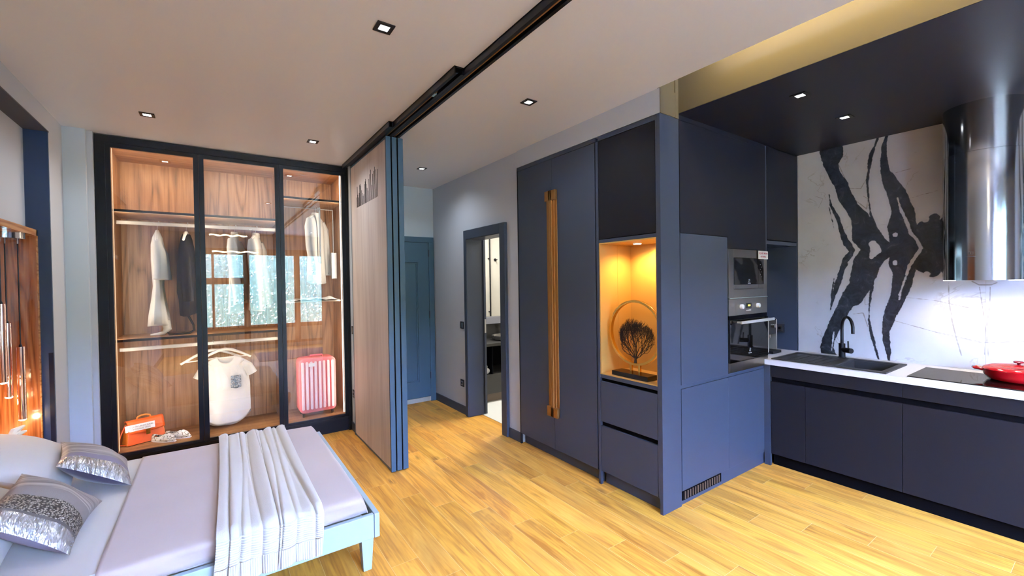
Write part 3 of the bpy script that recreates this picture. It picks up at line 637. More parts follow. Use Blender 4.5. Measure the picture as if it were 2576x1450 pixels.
# pillows and cushions
def pillow(mb, c, w, dpt, th_, rx=0, ry=0, rz=0, n=34, bands=None, sag=.0, pinch=.10):
    Mx = Matrix.Translation(c) @ Matrix.Rotation(rz, 4, 'Z') @ Matrix.Rotation(ry, 4, 'Y') @ Matrix.Rotation(rx, 4, 'X')
    for sgn in (1, -1):
        i0 = len(mb.v)
        def P(u, v):
            a, b = 2*u-1, 2*v-1; k = max(0, (1-a*a))**.5*max(0, (1-b*b))**.5
            px = a*(1-pinch*(1-b*b)*abs(a))*w/2; py = b*(1-pinch*(1-a*a)*abs(b))*dpt/2
            zz = sgn*k*th_/2+.006*math.sin(9*u+5*v)*k*(1 if sgn > 0 else .3)-sag*(1-a*a)*.0
            return (px, py, zz)
        vs = [P(i/(n-1), j/(n-1)) for j in range(n) for i in range(n)]; fs = []
        f0 = len(mb.f)
        for j in range(n-1):
            for i in range(n-1):
                f = (j*n+i, j*n+i+1, (j+1)*n+i+1, (j+1)*n+i); fs.append(f if sgn > 0 else tuple(reversed(f)))
        mb.cur = 0; mb.add([Mx @ Vector(v) for v in vs], fs)
        if bands:
            for j in range(n-1):
                for i in range(n-1):
                    vv = (j+.5)/(n-1)
                    mb.mi[f0+j*(n-1)+i] = bands(vv, sgn)
    return mb
def stripy(name, c1, c2, ax, sc, rough=.5, metal=0, thr_=(.35, .65)):
    m, nt, b = nmat(name); g = N(nt); tc = g.n('ShaderNodeTexCoord'); x, y, z = g.sep(tc.outputs['Object']); s3 = [3, 3, 3]; s3[ax] = sc
    f = g.noise(g.comb(g.m('MULTIPLY', x, s3[0]), g.m('MULTIPLY', y, s3[1]), g.m('MULTIPLY', z, s3[2])), 1, 4)
    nt.links.new(g.ramp(f, [(thr_[0], c1), (thr_[1], c2)]), b.inputs['Base Color']); b.inputs['Roughness'].default_value = rough; b.inputs['Metallic'].default_value = metal
    nt.links.new(g.bump(f, .4, .004), b.inputs['Normal']); return m
STR1 = stripy('grey woven stripe', (.20, .18, .18), (.48, .45, .43), 1, 60, .5)
SILV = mat('crinkled silver satin', (.50, .53, .58), .27, .7, bump=.9, bscale=17, bstretch=(2.2, .7, 1))
SEQ, nt_, b_ = nmat('sequin band'); g_ = N(nt_); tc_ = g_.n('ShaderNodeTexCoord'); vo_ = g_.n('ShaderNodeTexVoronoi'); vo_.inputs['Scale'].default_value = 130; nt_.links.new(tc_.outputs['Object'], vo_.inputs['Vector'])
nt_.links.new(g_.ramp(vo_.outputs['Distance'], [(.25, (.50, .47, .42)), (.6, (.05, .045, .045))]), b_.inputs['Base Color']); b_.inputs['Roughness'].default_value = .35; b_.inputs['Metallic'].default_value = .3
nt_.links.new(g_.bump(vo_.outputs['Distance'], .8, .005), b_.inputs['Normal'])
DKV = mat('dark violet velvet', (.045, .035, .075), .7, sheen=.4); LAV = mat('grey lavender satin', (.24, .22, .30), .45); DKG = mat('charcoal satin', (.10, .095, .10), .4)
m = pillow(MB(), (-.90, 3.62, .555), .50, .76, .19, ry=.50, rz=.08); tag(m.build('pillow', SHEET, loc=(-.84, 3.62, .45), smooth=True, ang=180), 'large white pillow leaning up behind the silver-edged cushion', 'pillow', None)
m = pillow(MB(), (-.93, 2.90, .545), .48, .74, .18, ry=.50, rz=.0); tag(m.build('pillow', SHEET, loc=(-.86, 2.80, .45), smooth=True, ang=180), 'large white pillow propped behind the sequinned cushion, nearer the open side of the bed', 'pillow', None)
m = pillow(MB(), (-.585, 3.46, .525), .36, .46, .15, ry=.60, rx=.03, rz=.18, bands=lambda v, s: (1 if v < .20 else 2 if v < .33 else 0) if s > 0 else (3 if v < .5 else 0))
tag(m.build('cushion', [STR1, SILV, LAV, DKV], loc=(-.6, 3.5, .42), smooth=True, ang=180), 'grey woven cushion with crinkled silver edge and dark violet underside', 'cushion')
m = pillow(MB(), (-.655, 2.84, .530), .36, .50, .16, ry=.66, rx=.05, rz=-.02, bands=lambda v, s: (1 if v < .15 else 4 if v < .19 else 2 if v < .42 else 3 if v < .60 else 0) if s > 0 else 5)
tag(m.build('cushion', [STR1, SILV, SEQ, mat('grey boucle band', (.30, .28, .28), .7, bump=.8, bscale=300), DKG, LAV], loc=(-.66, 2.9, .42), smooth=True, ang=180), 'grey cushion with a bold sequinned band and silver trim', 'cushion')
m = MB()
for k, a in enumerate((-.5, .15, .8)):
    m.tube([(-1.06, 3.93, .60), (-1.055+.03*math.cos(a), 3.93+.05*math.sin(a+1), .625+.02*k), (-1.04+.05*math.cos(a), 3.93+.10*math.sin(a+.7), .62+.03*k)], [.012, .022, .006], 8)
m.tube([(-1.08, 3.70, .60), (-1.07, 3.80, .615), (-1.06, 3.90, .61)], [.03, .034, .018], 10)
tag(m.build('knotted_ribbon', mat('ivory ribbon', (.80, .76, .66), .6), loc=(-1.06, 3.9, .58), smooth=True), 'knotted ivory ribbon behind the white pillow at the niche', 'ribbon')

# ---- pendant cluster
pc = thing('pendant_light', 'polished steel ceiling canopy with three slim tube pendants in the niche', 'pendant light', (-1.09, 4.13, 1.90))
MB().cyl((-1.095, 4.13, 1.878), (-1.095, 4.13, 1.918), .092, seg=48).build('canopy', CHROME, pc, smooth=True, bevel=.002)
ROSE = mat('copper mirror tube', (.95, .70, .64), .08, 1)
for x, y, z0, z1 in ((-1.052, 4.19, .69, 1.17), (-1.112, 4.20, .845, 1.33), (-1.095, 4.05, .965, 1.46)):
    MB().cyl((x, y, 1.85), (x, y, 1.878), .006, seg=10).build('cable_gland', CHROME, pc)
    MB().cyl((x, y, z1+.01), (x, y, 1.86), .0035, seg=8).build('cable', PLASTB, pc)
    tb = MB().cyl((x, y, z0), (x, y, z1), .021, seg=28).build('tube', ROSE, pc, smooth=True)
    MB().cyl((x, y, z1), (x, y, z1+.016), .009, .006, seg=12).build('tube_cap', PLASTB, tb)
    MB().lathe((x, y, z0-.012), [(.001, 0), (.010, .002), (.017, .007), (.020, .012)], 20).build('bulb', emis('pendant bulb', (1, .88, .70), 16), tb, smooth=True)
    light('pendant_glow', 'POINT', (x, y, z0-.045), .8, (1, .70, .40), pc, .02)

# ================================================================== SLIDING PARTITION
import numpy as np
SLOT = [(.0, .10), (.03, .20), (.055, .12), (.09, .09), (.12, .13), (.145, .20), (.17, .21), (.20, .19), (.235, .14), (.27, .11), (.30, .08), (.33, .09), (.37, .18), (.40, .20), (.42, .22), (.445, .17), (.48, .13), (.52, .10), (.56, .20), (.60, .235), (.64, .27), (.68, .13), (.72, .22), (.76, .24), (.80, .27), (.85, .24), (.90, .235)]
for i, (x0, x1, lab) in enumerate(((1.172, 1.211, 'pale wood sliding partition panel with carved vertical slots, facing the bed'), (1.222, 1.262, 'sliding partition panel sandwiched in the middle of the stack'), (1.273, 1.316, 'sliding partition panel on the hallway side of the stack'))):
    t = thing('sliding_panel', lab, 'sliding panel', ((x0+x1)/2, 4.0, .006), 'stacked sliding partition panels')
    MB().box(x0, x1, 3.45, 3.475, .006, 2.752).box(x0, x1, 4.53, 4.555, .006, 2.752).box(x0+.004, x1-.004, 3.475, 4.53, .006, .03).box(x0+.004, x1-.004, 3.475, 4.53, 2.73, 2.752).build('edge_frame', TEAL, t, bevel=.001)
    bd = MB().box(x0+.001, x1-.001, 3.4752, 4.5298, .0302, 2.7298)
    if i == 0:
        bd.cur = 1
        for u, h in SLOT: y = 4.325-.715*u; bd.box(x0-.0005, x0+.003, y-.0042, y+.0042, 2.30, 2.30+h)
    bd.build('board', [PALEW, GAP], t)
    m = MB().box((x0+x1)/2-.012, (x0+x1)/2+.012, 3.50, 3.56, 2.752, 2.775).cyl(((x0+x1)/2, 3.53, 2.77), ((x0+x1)/2, 3.53, 2.785), .008, seg=8); m.build('roller', BLACKM, t)
    if i < 2: MB().box(x1+.001, x1+.009, 3.452, 3.458, .01, 2.74).build('brush_seal', GAP, t)
def channel(x0, x1, y0, y1, lab):
    t = thing('ceiling_track', lab, 'track', ((x0+x1)/2, (y0+y1)/2, 2.755), 'black tracks of the sliding partition')
    m = MB().box(x0, x0+.006, y0, y1, 2.757, 2.80).box(x1-.006, x1, y0, y1, 2.757, 2.80).box(x0, x1, y0, y1, 2.792, 2.80)
    m.box(x0+.006, x0+.018, y0, y1, 2.757, 2.761).box(x1-.018, x1-.006, y0, y1, 2.757, 2.761); m.build('channel', BLACKM, t)
    xm = (x0+x1)/2; MB().box(xm-.004, xm+.004, y0+.3, y1-.2, 2.766, 2.770).build('rail', BRASS, t)
    return t
channel(1.223, 1.290, -2.6, 4.555, 'longest black ceiling track of the sliding partition')
t = channel(1.163, 1.222, 2.22, 4.555, 'shorter black ceiling track ending above the middle of the room')
MB().box(1.185, 1.205, 2.55, 2.60, 2.765, 2.785).build('stopper', mat('blue plastic stopper', (.25, .45, .65), .4), t)
channel(1.130, 1.162, 3.25, 4.70, 'shortest black ceiling track above the carved panel')

# ================================================================== DOWNLIGHTS
def downlight(x, y, z, lab, p=9, s=.085, group='square black ceiling downlights', col=(.88, .94, 1)):
    t = thing('downlight', lab, 'downlight', (x, y, z), group); h = s/2; k = s*.27
    m = MB()
    for q in ((-h, -k, -h, h), (k, h, -h, h), (-k, k, -h, -k), (-k, k, k, h)): m.box(x+q[0], x+q[1], y+q[2], y+q[3], z-.006, z-.0005)
    m.build('trim_plate', PLASTB, t)
    MB().box(x-k, x+k, y-k, y+k, z-.004, z-.001).build('lens', LAMPW, t)
    light('lamp', 'SPOT', (x, y, z-.012), p, col, t, .03, None, (0, 0, -1), None, 2.6, 1.0)
G2 = 'square black downlights in the dark kitchen ceiling'
DLP = 26
downlight(.708, 2.079, ZC, 'square black downlight in the white ceiling beside the partition track, over the bed foot', DLP)
downlight(-.366, 4.06, ZC, 'square black downlight in the white ceiling near the bed niche post', DLP)
downlight(.738, 4.066, ZC, 'square black downlight in the white ceiling before the wardrobe middle door', DLP)
downlight(1.822, 2.388, ZC, 'square black downlight in the white ceiling over the open floor by the tall cabinets', DLP)
downlight(1.887, 4.40, ZC, 'square black downlight over the entrance passage by the entry door', 22)
downlight(2.972, 1.16, ZK, 'square downlight in the dark kitchen ceiling, farther from the marble', 16, .085, G2)
downlight(3.642, 1.145, ZK, 'square downlight in the dark kitchen ceiling, closer to the marble', 4, .085, G2)
downlight(.708, -1.6, ZC, 'square black downlight by the garden windows, on the bed side', DLP)
downlight(1.95, -1.6, ZC, 'square black downlight by the garden windows, on the kitchen side', DLP)

# ================================================================== TALL CABINETS (hall side)
XF = 2.40   # front plane
tc_ = thing('tall_cabinet', 'tall slate blue two-door cabinet with long brass handles', 'cabinet', (2.7, 2.84, 0))
MB().box(2.421, 2.99, 2.345, 3.345, .098, 2.60).box(2.402, 2.421, 3.338, 3.350, .0, 2.635).build('carcass', NAVYD, tc_)
MB().box(2.402, 2.43, 2.325, 3.350, 2.604, 2.635).build('top_filler', NAVY, tc_)
MB().box(2.455, 2.47, 2.325, 3.345, 0, .098).build('plinth', NAVY, tc_)
for y0, y1, s in ((2.336, 2.8375, -1), (2.8405, 3.337, 1)):
    dd = MB().box(2.402, 2.4205, y0, y1, .100, 2.600).build('door', NAVY, tc_, bevel=.0015)
    ye = 2.839+s*.0022; w = .066
    hm = MB()
    z0, z1 = .385, 2.328
    A_, B_ = sorted((ye, ye+s*.036)); hm.box(2.388, 2.402, A_, B_, z0, z1)
    A_, B_ = sorted((ye, ye+s*.017)); hm.box(2.374, 2.388, A_, B_, z0, z1)
    A_, B_ = sorted((ye+s*.036, ye+s*w)); hm.box(2.396, 2.402, A_, B_, z0, z1)
    A_, B_ = sorted((ye, ye+s*w)); hm.box(2.374, 2.402, A_, B_, z0, z0+.085).box(2.374, 2.402, A_, B_, z1-.085, z1)
    hm.build('handle', BRASS, dd, bevel=.002)
# display cabinet
dc = thing('display_cabinet', 'slate blue end cabinet with an open lit niche between cupboard and drawers', 'cabinet', (2.6, 2.04, 0))
MB().box(2.400, 2.425, 2.300, 2.324, 0, 2.60).box(2.424, 2.76, 2.302, 2.324, .098, 2.60).box(2.402, 2.425, 1.775, 2.30, 2.602, 2.635).build('carcass', NAVY, dc, bevel=.001)
MB().box(2.400, 2.605, 1.750, 1.7735, 0, 2.635).box(2.400, 2.425, 1.7735, 1.786, .10, 2.635).build('end_panel', NAVY, dc, bevel=.001)
MB().box(2.402, 2.4205, 1.789, 2.297, 1.865, 2.598).build('cupboard_door', NAVYD, dc, bevel=.0015)
for z0, z1 in ((1.835, 1.860), (.817, .844)): MB().box(2.404, 2.4205, 1.787, 2.299, z0, z1).build('niche_border', NAVY, dc, bevel=.001)
NL = mat('ochre niche lining', (.52, .29, .075), .45, bump=.1, bscale=300, var=.05)
MB().box(2.404, 2.75, 2.290, 2.301, .845, 1.835).box(2.404, 2.75, 1.7865, 1.792, .845, 1.835).box(2.75, 2.76, 1.792, 2.30, .845, 1.835).box(2.404, 2.75, 1.792, 2.290, .845, .852).box(2.404, 2.75, 1.792, 2.290, 1.826, 1.835).build('niche_lining', NL, dc)
MB().box(2.595, 2.599, 2.2885, 2.2905, .852, 1.826).build('lining_joint', NL, dc)
MB().cyl((2.60, 2.10, 1.822), (2.60, 2.10, 1.826), .033, seg=28).build('spot_ring', WHITEP, dc)
MB().cyl((2.60, 2.10, 1.8205), (2.60, 2.10, 1.822), .027, seg=28).build('spot_lens', emis('niche spot', (1, .95, .85), 30), dc)
light('niche_lamp', 'SPOT', (2.60, 2.10, 1.812), 15, (1, .66, .24), dc, .02, None, (0.02, 0, -1), None, 2.7, .8)
light('niche_wash', 'SPOT', (2.62, 2.10, 1.80), 4, (1, .70, .16), dc, .02, None, (1, -.6, -.9), None, 1.3, .8)
MB().box(2.4225, 2.44, 1.789, 2.299, .098, .817).build('drawer_recess', GAP, dc)
for z0, z1 in ((.486, .792), (.105, .452)): MB().box(2.402, 2.4205, 1.789, 2.297, z0, z1).build('drawer_front', NAVY, dc, bevel=.0015)
MB().box(2.455, 2.47, 1.775, 2.301, 0, .098).build('plinth', NAVY, dc)
# ring sculpture
sc_ = thing('ring_sculpture', 'gold ring sculpture holding a black sea-fan coral on a black block', 'sculpture', (2.48, 2.03, .852))
MB().box(2.425, 2.535, 1.885, 2.205, .8525, .886).build('base', mat('gloss black base', (.006, .005, .005), .15), sc_, bevel=.002)
for y in (1.993, 2.067): MB().box(2.472, 2.488, y-.008, y+.008, .886, .955).build('post', GOLD, sc_)
m = MB(); R_, nn = .226, 96; pr_ = [(-.008, -.014), (.008, -.014), (.008, -.006), (.004, -.004), (.004, .004), (.008, .006), (.008, .014), (-.008, .014)]
rg = [[(2.48+b, 2.03+(R_+a)*math.cos(2*PI*i/nn), 1.175+(R_+a)*math.sin(2*PI*i/nn)) for a, b in pr_] for i in range(nn+1)]; m.loft(rg, False); m.build('ring', GOLD, sc_, smooth=True, ang=50)
rs = random.Random(4); cm_ = MB()
def branch(p_, a, L, r, dpt):
    if dpt == 0: return
    q = (p_[0]+rs.uniform(-.004, .004), p_[1]+math.cos(a)*L, p_[2]+math.sin(a)*L)
    if ((q[1]-2.02)/.158)**2+((q[2]-1.135)/.158)**2 > 1: return
    cm_.tube([p_, ((p_[0]+q[0])/2, (p_[1]+q[1])/2+rs.uniform(-.003, .003), (p_[2]+q[2])/2), q], [r, r*.9, r*.8], 4, False)
    for k in range(3 if rs.random() < .30 else 2):
        branch(q, a+rs.uniform(-.60, .60)+(.08*(PI/2-a)), L*rs.uniform(.84, 1.0), max(.0006, r*.72), dpt-1)
cm_.tube([(2.48, 2.03, .952), (2.48, 2.03, .975), (2.48, 2.028, .995)], [.012, .009, .007], 8)
for a in (.55, .95, 1.3, 1.6, 1.9, 2.25, 2.6): branch((2.48, 2.028, .985), a, .045, .0042, 8)
cm_.build('coral', mat('black coral', (.012, .006, .005), .7), sc_, smooth=True, recalc=False)

# ================================================================== APPLIANCE TOWER
YF = 1.75
tw = thing('appliance_cabinet', 'tall slate blue cabinet wall housing the microwave and oven', 'cabinet', (3.2, 2.05, 0))
MB().box(2.765, 3.81, 1.772, 2.33, .10, .79).box(2.765, 3.205, 1.772, 2.33, .82, 2.62).box(3.205, 3.81, 1.772, 2.33, 1.80, 2.62).build('carcass', NAVYD, tw)
MB().box(3.812, 3.832, 1.752, 2.34, 0, 2.66).build('side_panel', NAVY, tw, bevel=.001)
MB().prism([(2.613, 1.871), (3.2135, 1.871), (3.2135, 1.785), (3.810, 1.785), (3.810, 2.632), (2.613, 2.632)], 'y', YF, 1.77).build('upper_door', NAVYD, tw, bevel=.001)
MB().box(2.607, 3.81, 1.754, 1.77, 2.635, 2.668).build('top_filler', NAVYD, tw)
MB().box(2.613, 3.2105, YF, 1.77, .828, 1.8675).build('fridge_door', NAVY, tw, bevel=.0015)
MB().box(2.607, 3.81, 1.758, 1.772, .802, .826).build('grip_recess', NAVY, tw)
MB().box(2.613, 3.2105, YF, 1.77, .100, .800).build('lower_door', NAVY, tw, bevel=.0015)
MB().box(3.2115, 3.810, YF, 1.77, .100, .800).build('lower_door', NAVY, tw, bevel=.0015)
MB().box(2.607, 3.812, 1.762, 1.775, 0, .099).build('plinth', NAVY, tw)
vg = MB().box(2.622, 3.110, 1.756, 1.762, .030, .093)
vg.cur = 1
for k in range(15): x = 2.645+.0305*k; vg.box(x, x+.012, 1.752, 1.757, .036, .087)
vg.build('vent_grille', [GAP, mat('bronze vent slat', (.10, .06, .035), .5)], tw)
# corner cupboard over the coffee niche
cc = thing('corner_cupboard', 'slate blue cupboard in the kitchen corner above the coffee machine niche', 'cabinet', (4.12, 2.05, .88))
MB().box(3.835, 4.41, YF, 1.77, 1.880, 2.662).build('door', NAVYD, cc, bevel=.0015)
MB().box(3.835, 4.41, 1.756, 2.31, 1.842, 1.872).build('shelf', NAVY, cc)
MB().box(4.405, 4.42, 1.752, 2.31, .882, 2.66).build('side_panel', NAVY, cc, bevel=.001)
MB().box(3.835, 4.405, 2.30, 2.315, .882, 2.62).build('back_panel', NAVYD, cc)
MB().box(3.835, 4.405, 1.775, 2.30, 2.60, 2.62).build('top_panel', NAVYD, cc)
light('niche_lamp', 'SPOT', (4.15, 1.95, 1.83), 4, (1, .85, .75), cc, .02, None, (0, .35, -1), None, 1.9, .8)
# microwave
mw = thing('microwave_oven', 'built-in steel-framed black glass microwave above the oven', 'microwave', (3.51, 1.75, 1.40))
fr = MB().box(3.213, 3.284, 1.742, 1.79, 1.405, 1.781).box(3.750, 3.810, 1.742, 1.79, 1.405, 1.781).box(3.284, 3.750, 1.742, 1.79, 1.716, 1.781).box(3.284, 3.750, 1.742, 1.79, 1.405, 1.470)
fr.build('frame', STEEL, mw, bevel=.001)
MB().box(3.213, 3.806, 1.735, 1.744, 1.399, 1.404).build('trim_strip', mat('pale aluminium strip', (.60, .72, .72), .3, .6), mw)
MB().box(3.286, 3.652, 1.738, 1.80, 1.506, 1.714).build('door_glass', BLKGL, mw, bevel=.001)
cp = MB().box(3.655, 3.748, 1.738, 1.80, 1.506, 1.714).build('control_panel', BLKGL, mw, bevel=.001)
for k in range(6): MB().cyl((3.69+.022*(k % 2), 1.7365, 1.665-.02*k), (3.69+.022*(k % 2), 1.738, 1.665-.02*k), .0022, seg=8).build('indicator', INKL, cp)
MB().box(3.286, 3.652, 1.738, 1.80, 1.473, 1.504).build('door_base', STEEL, mw).name; MB().box(3.655, 3.748, 1.738, 1.80, 1.473, 1.504).build('panel_base', STEEL, mw)
XZ = lambda x, y, z: frameM((x, y, z), (1, 0, 0), (0, 0, 1))
def emblem(par, x, y, z, s, m_):
    e = MB(); w = s*.14
    e.box(x-s*.5, x+s*.5, y-.0006, y, z+s*.42, z+s*.56).box(x-s*.5, x+s*.5, y-.0006, y, z-s*.56, z-s*.42).box(x-s*.5, x-s*.36, y-.0006, y, z-s*.42, z-s*.05).box(x+s*.36, x+s*.5, y-.0006, y, z+s*.05, z+s*.42)
    e.box(x-s*.5, x+s*.5, y-.0006, y, z-.07*s, z+.07*s); e.build('emblem', m_, par)
emblem(mw, 3.509, 1.7378, 1.535, .020, INKL); text('Electrolux', .011, XZ(3.509, 1.7376, 1.515), INKL, mw)
cdm = MB().box(3.650, 3.812, 1.7335, 1.735, 1.711, 1.776).build('display_card', PAPER, mw)
text('TEŞHİR ÜRÜNÜ', .020, XZ(3.731, 1.7330, 1.756), INKR, cdm); text('OPTIONAL', .018, XZ(3.731, 1.7330, 1.730), INKR, cdm)
# oven
ov = thing('oven', 'built-in steel and black glass oven with two knobs and a bar handle', 'oven', (3.51, 1.75, .83))
MB().box(3.215, 3.808, 1.760, 2.25, .835, 1.395).build('housing', PLASTB, ov)
cp = MB().box(3.213, 3.810, 1.742, 1.76, 1.268, 1.396).build('control_panel', STEEL, ov, bevel=.001)
for x in (3.384, 3.641): MB().lathe((0, 0, 0), [(.001, .022), (.016, .022), (.0185, .018), (.0185, 0)], 28).xf(Matrix.Translation((x, 1.742, 1.333)) @ Matrix.Rotation(PI/2, 4, 'X')).build('knob', WHITEP, cp, smooth=True)
MB().box(3.470, 3.548, 1.7405, 1.742, 1.318, 1.358).build('display', BLKGL, cp)
text('12:00', .018, XZ(3.509, 1.7398, 1.338), emis('yellow digits', (1, .8, .1), 2.5), cp, 'digits')
for x in (3.475, 3.495, 3.515, 3.535): MB().box(x-.007, x+.007, 1.7395, 1.742, 1.296, 1.304).build('button', WHITEP, cp)
MB().box(3.215, 3.808, 1.744, 1.76, 1.238, 1.266).build('air_slot', GAP, ov)
MB().box(3.213, 3.810, 1.736, 1.76, .908, 1.236).build('door_glass', BLKGL, ov, bevel=.002)
MB().box(3.213, 3.810, 1.738, 1.76, .832, .905).build('door_base', STEEL, ov, bevel=.001)
MB().box(3.300, 3.830, 1.690, 1.702, 1.204, 1.226).box(3.315, 3.335, 1.702, 1.738, 1.208, 1.222).box(3.775, 3.795, 1.702, 1.738, 1.208, 1.222).build('bar_handle', mat('satin steel handle', (.70, .70, .68), .3, .5), ov, bevel=.002)
emblem(ov, 3.512, 1.7358, .985, .022, INKL); text('Electrolux', .012, XZ(3.512, 1.7356, .960), INKL, ov)

# ================================================================== BASE CABINETS, WORKTOP
def base(name, lab, y0, y1, doors, ytop):
    t = thing(name, lab, 'cabinet', (4.1, (y0+y1)/2, 0), 'dark base cabinets under the worktop')
    MB().box(3.792, 4.40, y0+.001, y1-.001, .10, .69).build('carcass', GAP, t)
    MB().box(3.82, 3.835, y0, y1, 0, .098).build('plinth', GAP, t)
    for a, b_ in doors: MB().box(3.77, 3.789, a+.0015, b_-.0015, .102, .700).build('door', NAVYD, t, bevel=.0015)
    MB().box(3.77, 3.789, y0+.0012, y1-.0012, .740, .838).build('top_rail', NAVYD, t, bevel=.001)
    MB().box(3.786, 3.80, y0, y1, .690, .745).build('grip_recess', GAP, t)
base('base_cabinet', 'dark base cabinet under the sink, its narrow door in the corner', .872, 1.70, [(.872, 1.449), (1.449, 1.70)], 0)
base('base_cabinet', 'dark base cabinet under the hob beside the sink cabinet', .04, .872, [(.04, .872)], 0)
base('base_cabinet', 'dark base cabinet at the window end of the kitchen run, past the hob', -.60, .04, [(-.60, .04)], 0)
struct(MB().box(3.765, 3.79, 1.703, 1.7495, 0, .838).build('trim_7', NAVY))
wt = MB(); wt.box(3.75, 3.80, -.60, 1.748, .839, .880).box(4.275, 4.425, -.60, 1.748, .839, .880).box(3.80, 4.275, -.60, .05, .839, .880).box(3.80, 4.275, .86, .97, .839, .880).box(3.80, 4.275, 1.70, 1.748, .839, .880).box(3.834, 4.404, 1.748, 2.299, .839, .880)
wt.box(3.80, 4.275, .05, .86, .839, .872)
tag(wt.build('worktop', STONEW, loc=(4.1, .6, .86)), 'white kitchen worktop running along the marble and into the corner niche', 'worktop')
# marble slabs with their dark veins
def at_x(px, py, X=XK-.012):
    d = (_r2*((px-1288)/F)+_u2*(-(py-725)/F)+_fw); return (X/d.x*d.y, HCAM+X/d.x*d.z)
Z1 = lambda P: [(*at_x(1990+a/2.7355, 230+b/2.7355), c) for a, b, c in P]
Z2 = lambda P: [(*at_x(1900+a/3.537, 700+b/3.537), c) for a, b, c in P]
S1, S2 = 1/2.7355*.0026, 1/3.537*.0026    # half width in metres per zoomed pixel
veins = [(Z1([(262, 710, 5), (275, 790, 10), (325, 880, 17), (350, 970, 22), (385, 1050, 28), (420, 1095, 24)]), S1), (Z1([(425, 1100, 22), (380, 1160, 30), (350, 1230, 22), (325, 1320, 22), (285, 1420, 16)]), S1), (Z2([(735, 20, 22), (710, 100, 22), (685, 200, 16), (666, 295, 3)]), S2),
 (Z1([(262, 800, 5), (280, 880, 4), (295, 940, 3)]), S1), (Z1([(296, 1290, 4), (285, 1360, 8), (280, 1420, 8)]), S1),
 (Z1([(275, 395, 92), (285, 440, 85), (275, 500, 62), (295, 570, 46), (345, 650, 52), (370, 730, 58), (420, 800, 52), (475, 870, 62), (500, 950, 88), (520, 1020, 105), (530, 1100, 88), (520, 1180, 100), (500, 1260, 92), (470, 1340, 80), (420, 1420, 78)]), S1), (Z2([(950, 30, 92), (890, 130, 78), (820, 210, 74), (770, 300, 66), (725, 380, 66), (690, 460, 66), (650, 540, 66), (635, 620, 66), (655, 690, 80)]), S2),
 (Z1([(600, 1010, 30), (655, 1075, 42), (650, 1120, 36), (610, 1160, 34)]), S1), (Z1([(560, 1070, 70), (640, 1075, 38), (700, 1085, 46), (755, 1082, 16)]), S1),
 (Z1([(600, 318, 8), (575, 380, 9), (550, 440, 16), (535, 540, 12), (525, 620, 9), (533, 740, 7), (548, 850, 9), (585, 950, 16), (640, 1030, 16)]), S1), (Z1([(620, 1150, 28), (580, 1240, 14), (560, 1330, 10), (545, 1420, 8)]), S1), (Z2([(1040, 40, 12), (1025, 150, 12), (1012, 270, 10), (1012, 380, 10), (1028, 470, 12), (1050, 560, 14), (1075, 650, 13), (1105, 745, 5)]), S2),
 (Z1([(655, 315, 16), (640, 380, 20), (638, 460, 24), (648, 560, 34), (695, 650, 55), (740, 740, 62), (768, 830, 72), (762, 930, 92), (790, 1020, 104), (800, 1090, 98), (768, 1180, 92), (775, 1260, 70), (760, 1330, 64), (740, 1400, 55)]), S1), (Z2([(1310, 30, 84), (1285, 120, 74), (1250, 220, 66), (1205, 310, 60), (1180, 390, 48), (1160, 470, 34), (1165, 550, 30), (1182, 640, 24), (1190, 750, 12)]), S2),
 (Z1([(985, 870, 34), (945, 940, 74), (930, 1010, 84), (950, 1090, 92), (945, 1170, 96), (975, 1240, 46)]), S1), (Z1([(1080, 900, 50), (1100, 1000, 80), (1100, 1150, 80), (1080, 1230, 40)]), S1)]
holes = [(Z1([(560, 1050, 24), (585, 1095, 34), (552, 1145, 14)]), S1), (Z1([(716, 985, 14), (716, 990, 14)]), S1), (Z1([(716, 1175, 14), (716, 1185, 14)]), S1), (Z1([(735, 735, 5), (750, 800, 5), (790, 885, 8), (820, 970, 9), (870, 1030, 9), (893, 1080, 10), (855, 1140, 9), (815, 1200, 8), (795, 1260, 6), (775, 1320, 6), (745, 1400, 5)]), S1),
 (Z2([(1300, 100, 6), (1280, 190, 5)]), S2), (Z1([(925, 878, 20), (925, 882, 20)]), S1), (Z1([(933, 1258, 20), (933, 1262, 20)]), S1), (Z1([(390, 1000, 6), (430, 1050, 10), (460, 1090, 15), (430, 1140, 10), (395, 1180, 6)]), S1), (Z2([(700, 480, 4), (690, 560, 5), (680, 640, 4)]), S2)]
hairs = [Z2([(1720, 40, 2), (1722, 200, 2), (1755, 400, 2), (1790, 540, 2), (1835, 690, 2)]), Z2([(1230, 160, 1), (1600, 200, 1), (1900, 265, 1)]), Z2([(1240, 380, 1), (1600, 480, 1), (2020, 575, 1), (2391, 565, 1)]), Z2([(1995, 80, 1), (2020, 250, 1), (2050, 450, 1), (2040, 680, 1)]), Z2([(2090, 80, 1), (2085, 250, 1), (2055, 450, 1), (2075, 700, 1)]), Z2([(1930, 30, 3), (1990, 60, 4), (2045, 60, 6), (2100, 60, 4), (2150, 40, 3)]),
 Z1([(330, 510, 2), (370, 600, 2), (400, 670, 2), (480, 670, 3), (520, 600, 2)]), Z1([(430, 740, 2), (520, 810, 3), (530, 740, 2), (495, 720, 2)]), Z1([(160, 720, 1), (220, 740, 1), (190, 800, 1)]), Z2([(870, 320, 2), (960, 310, 3), (1000, 430, 2)]), Z2([(975, 160, 2), (975, 240, 2), (1010, 230, 2)]), Z1([(720, 560, 1), (830, 530, 1)]), Z1([(800, 740, 1), (1020, 680, 1)])]
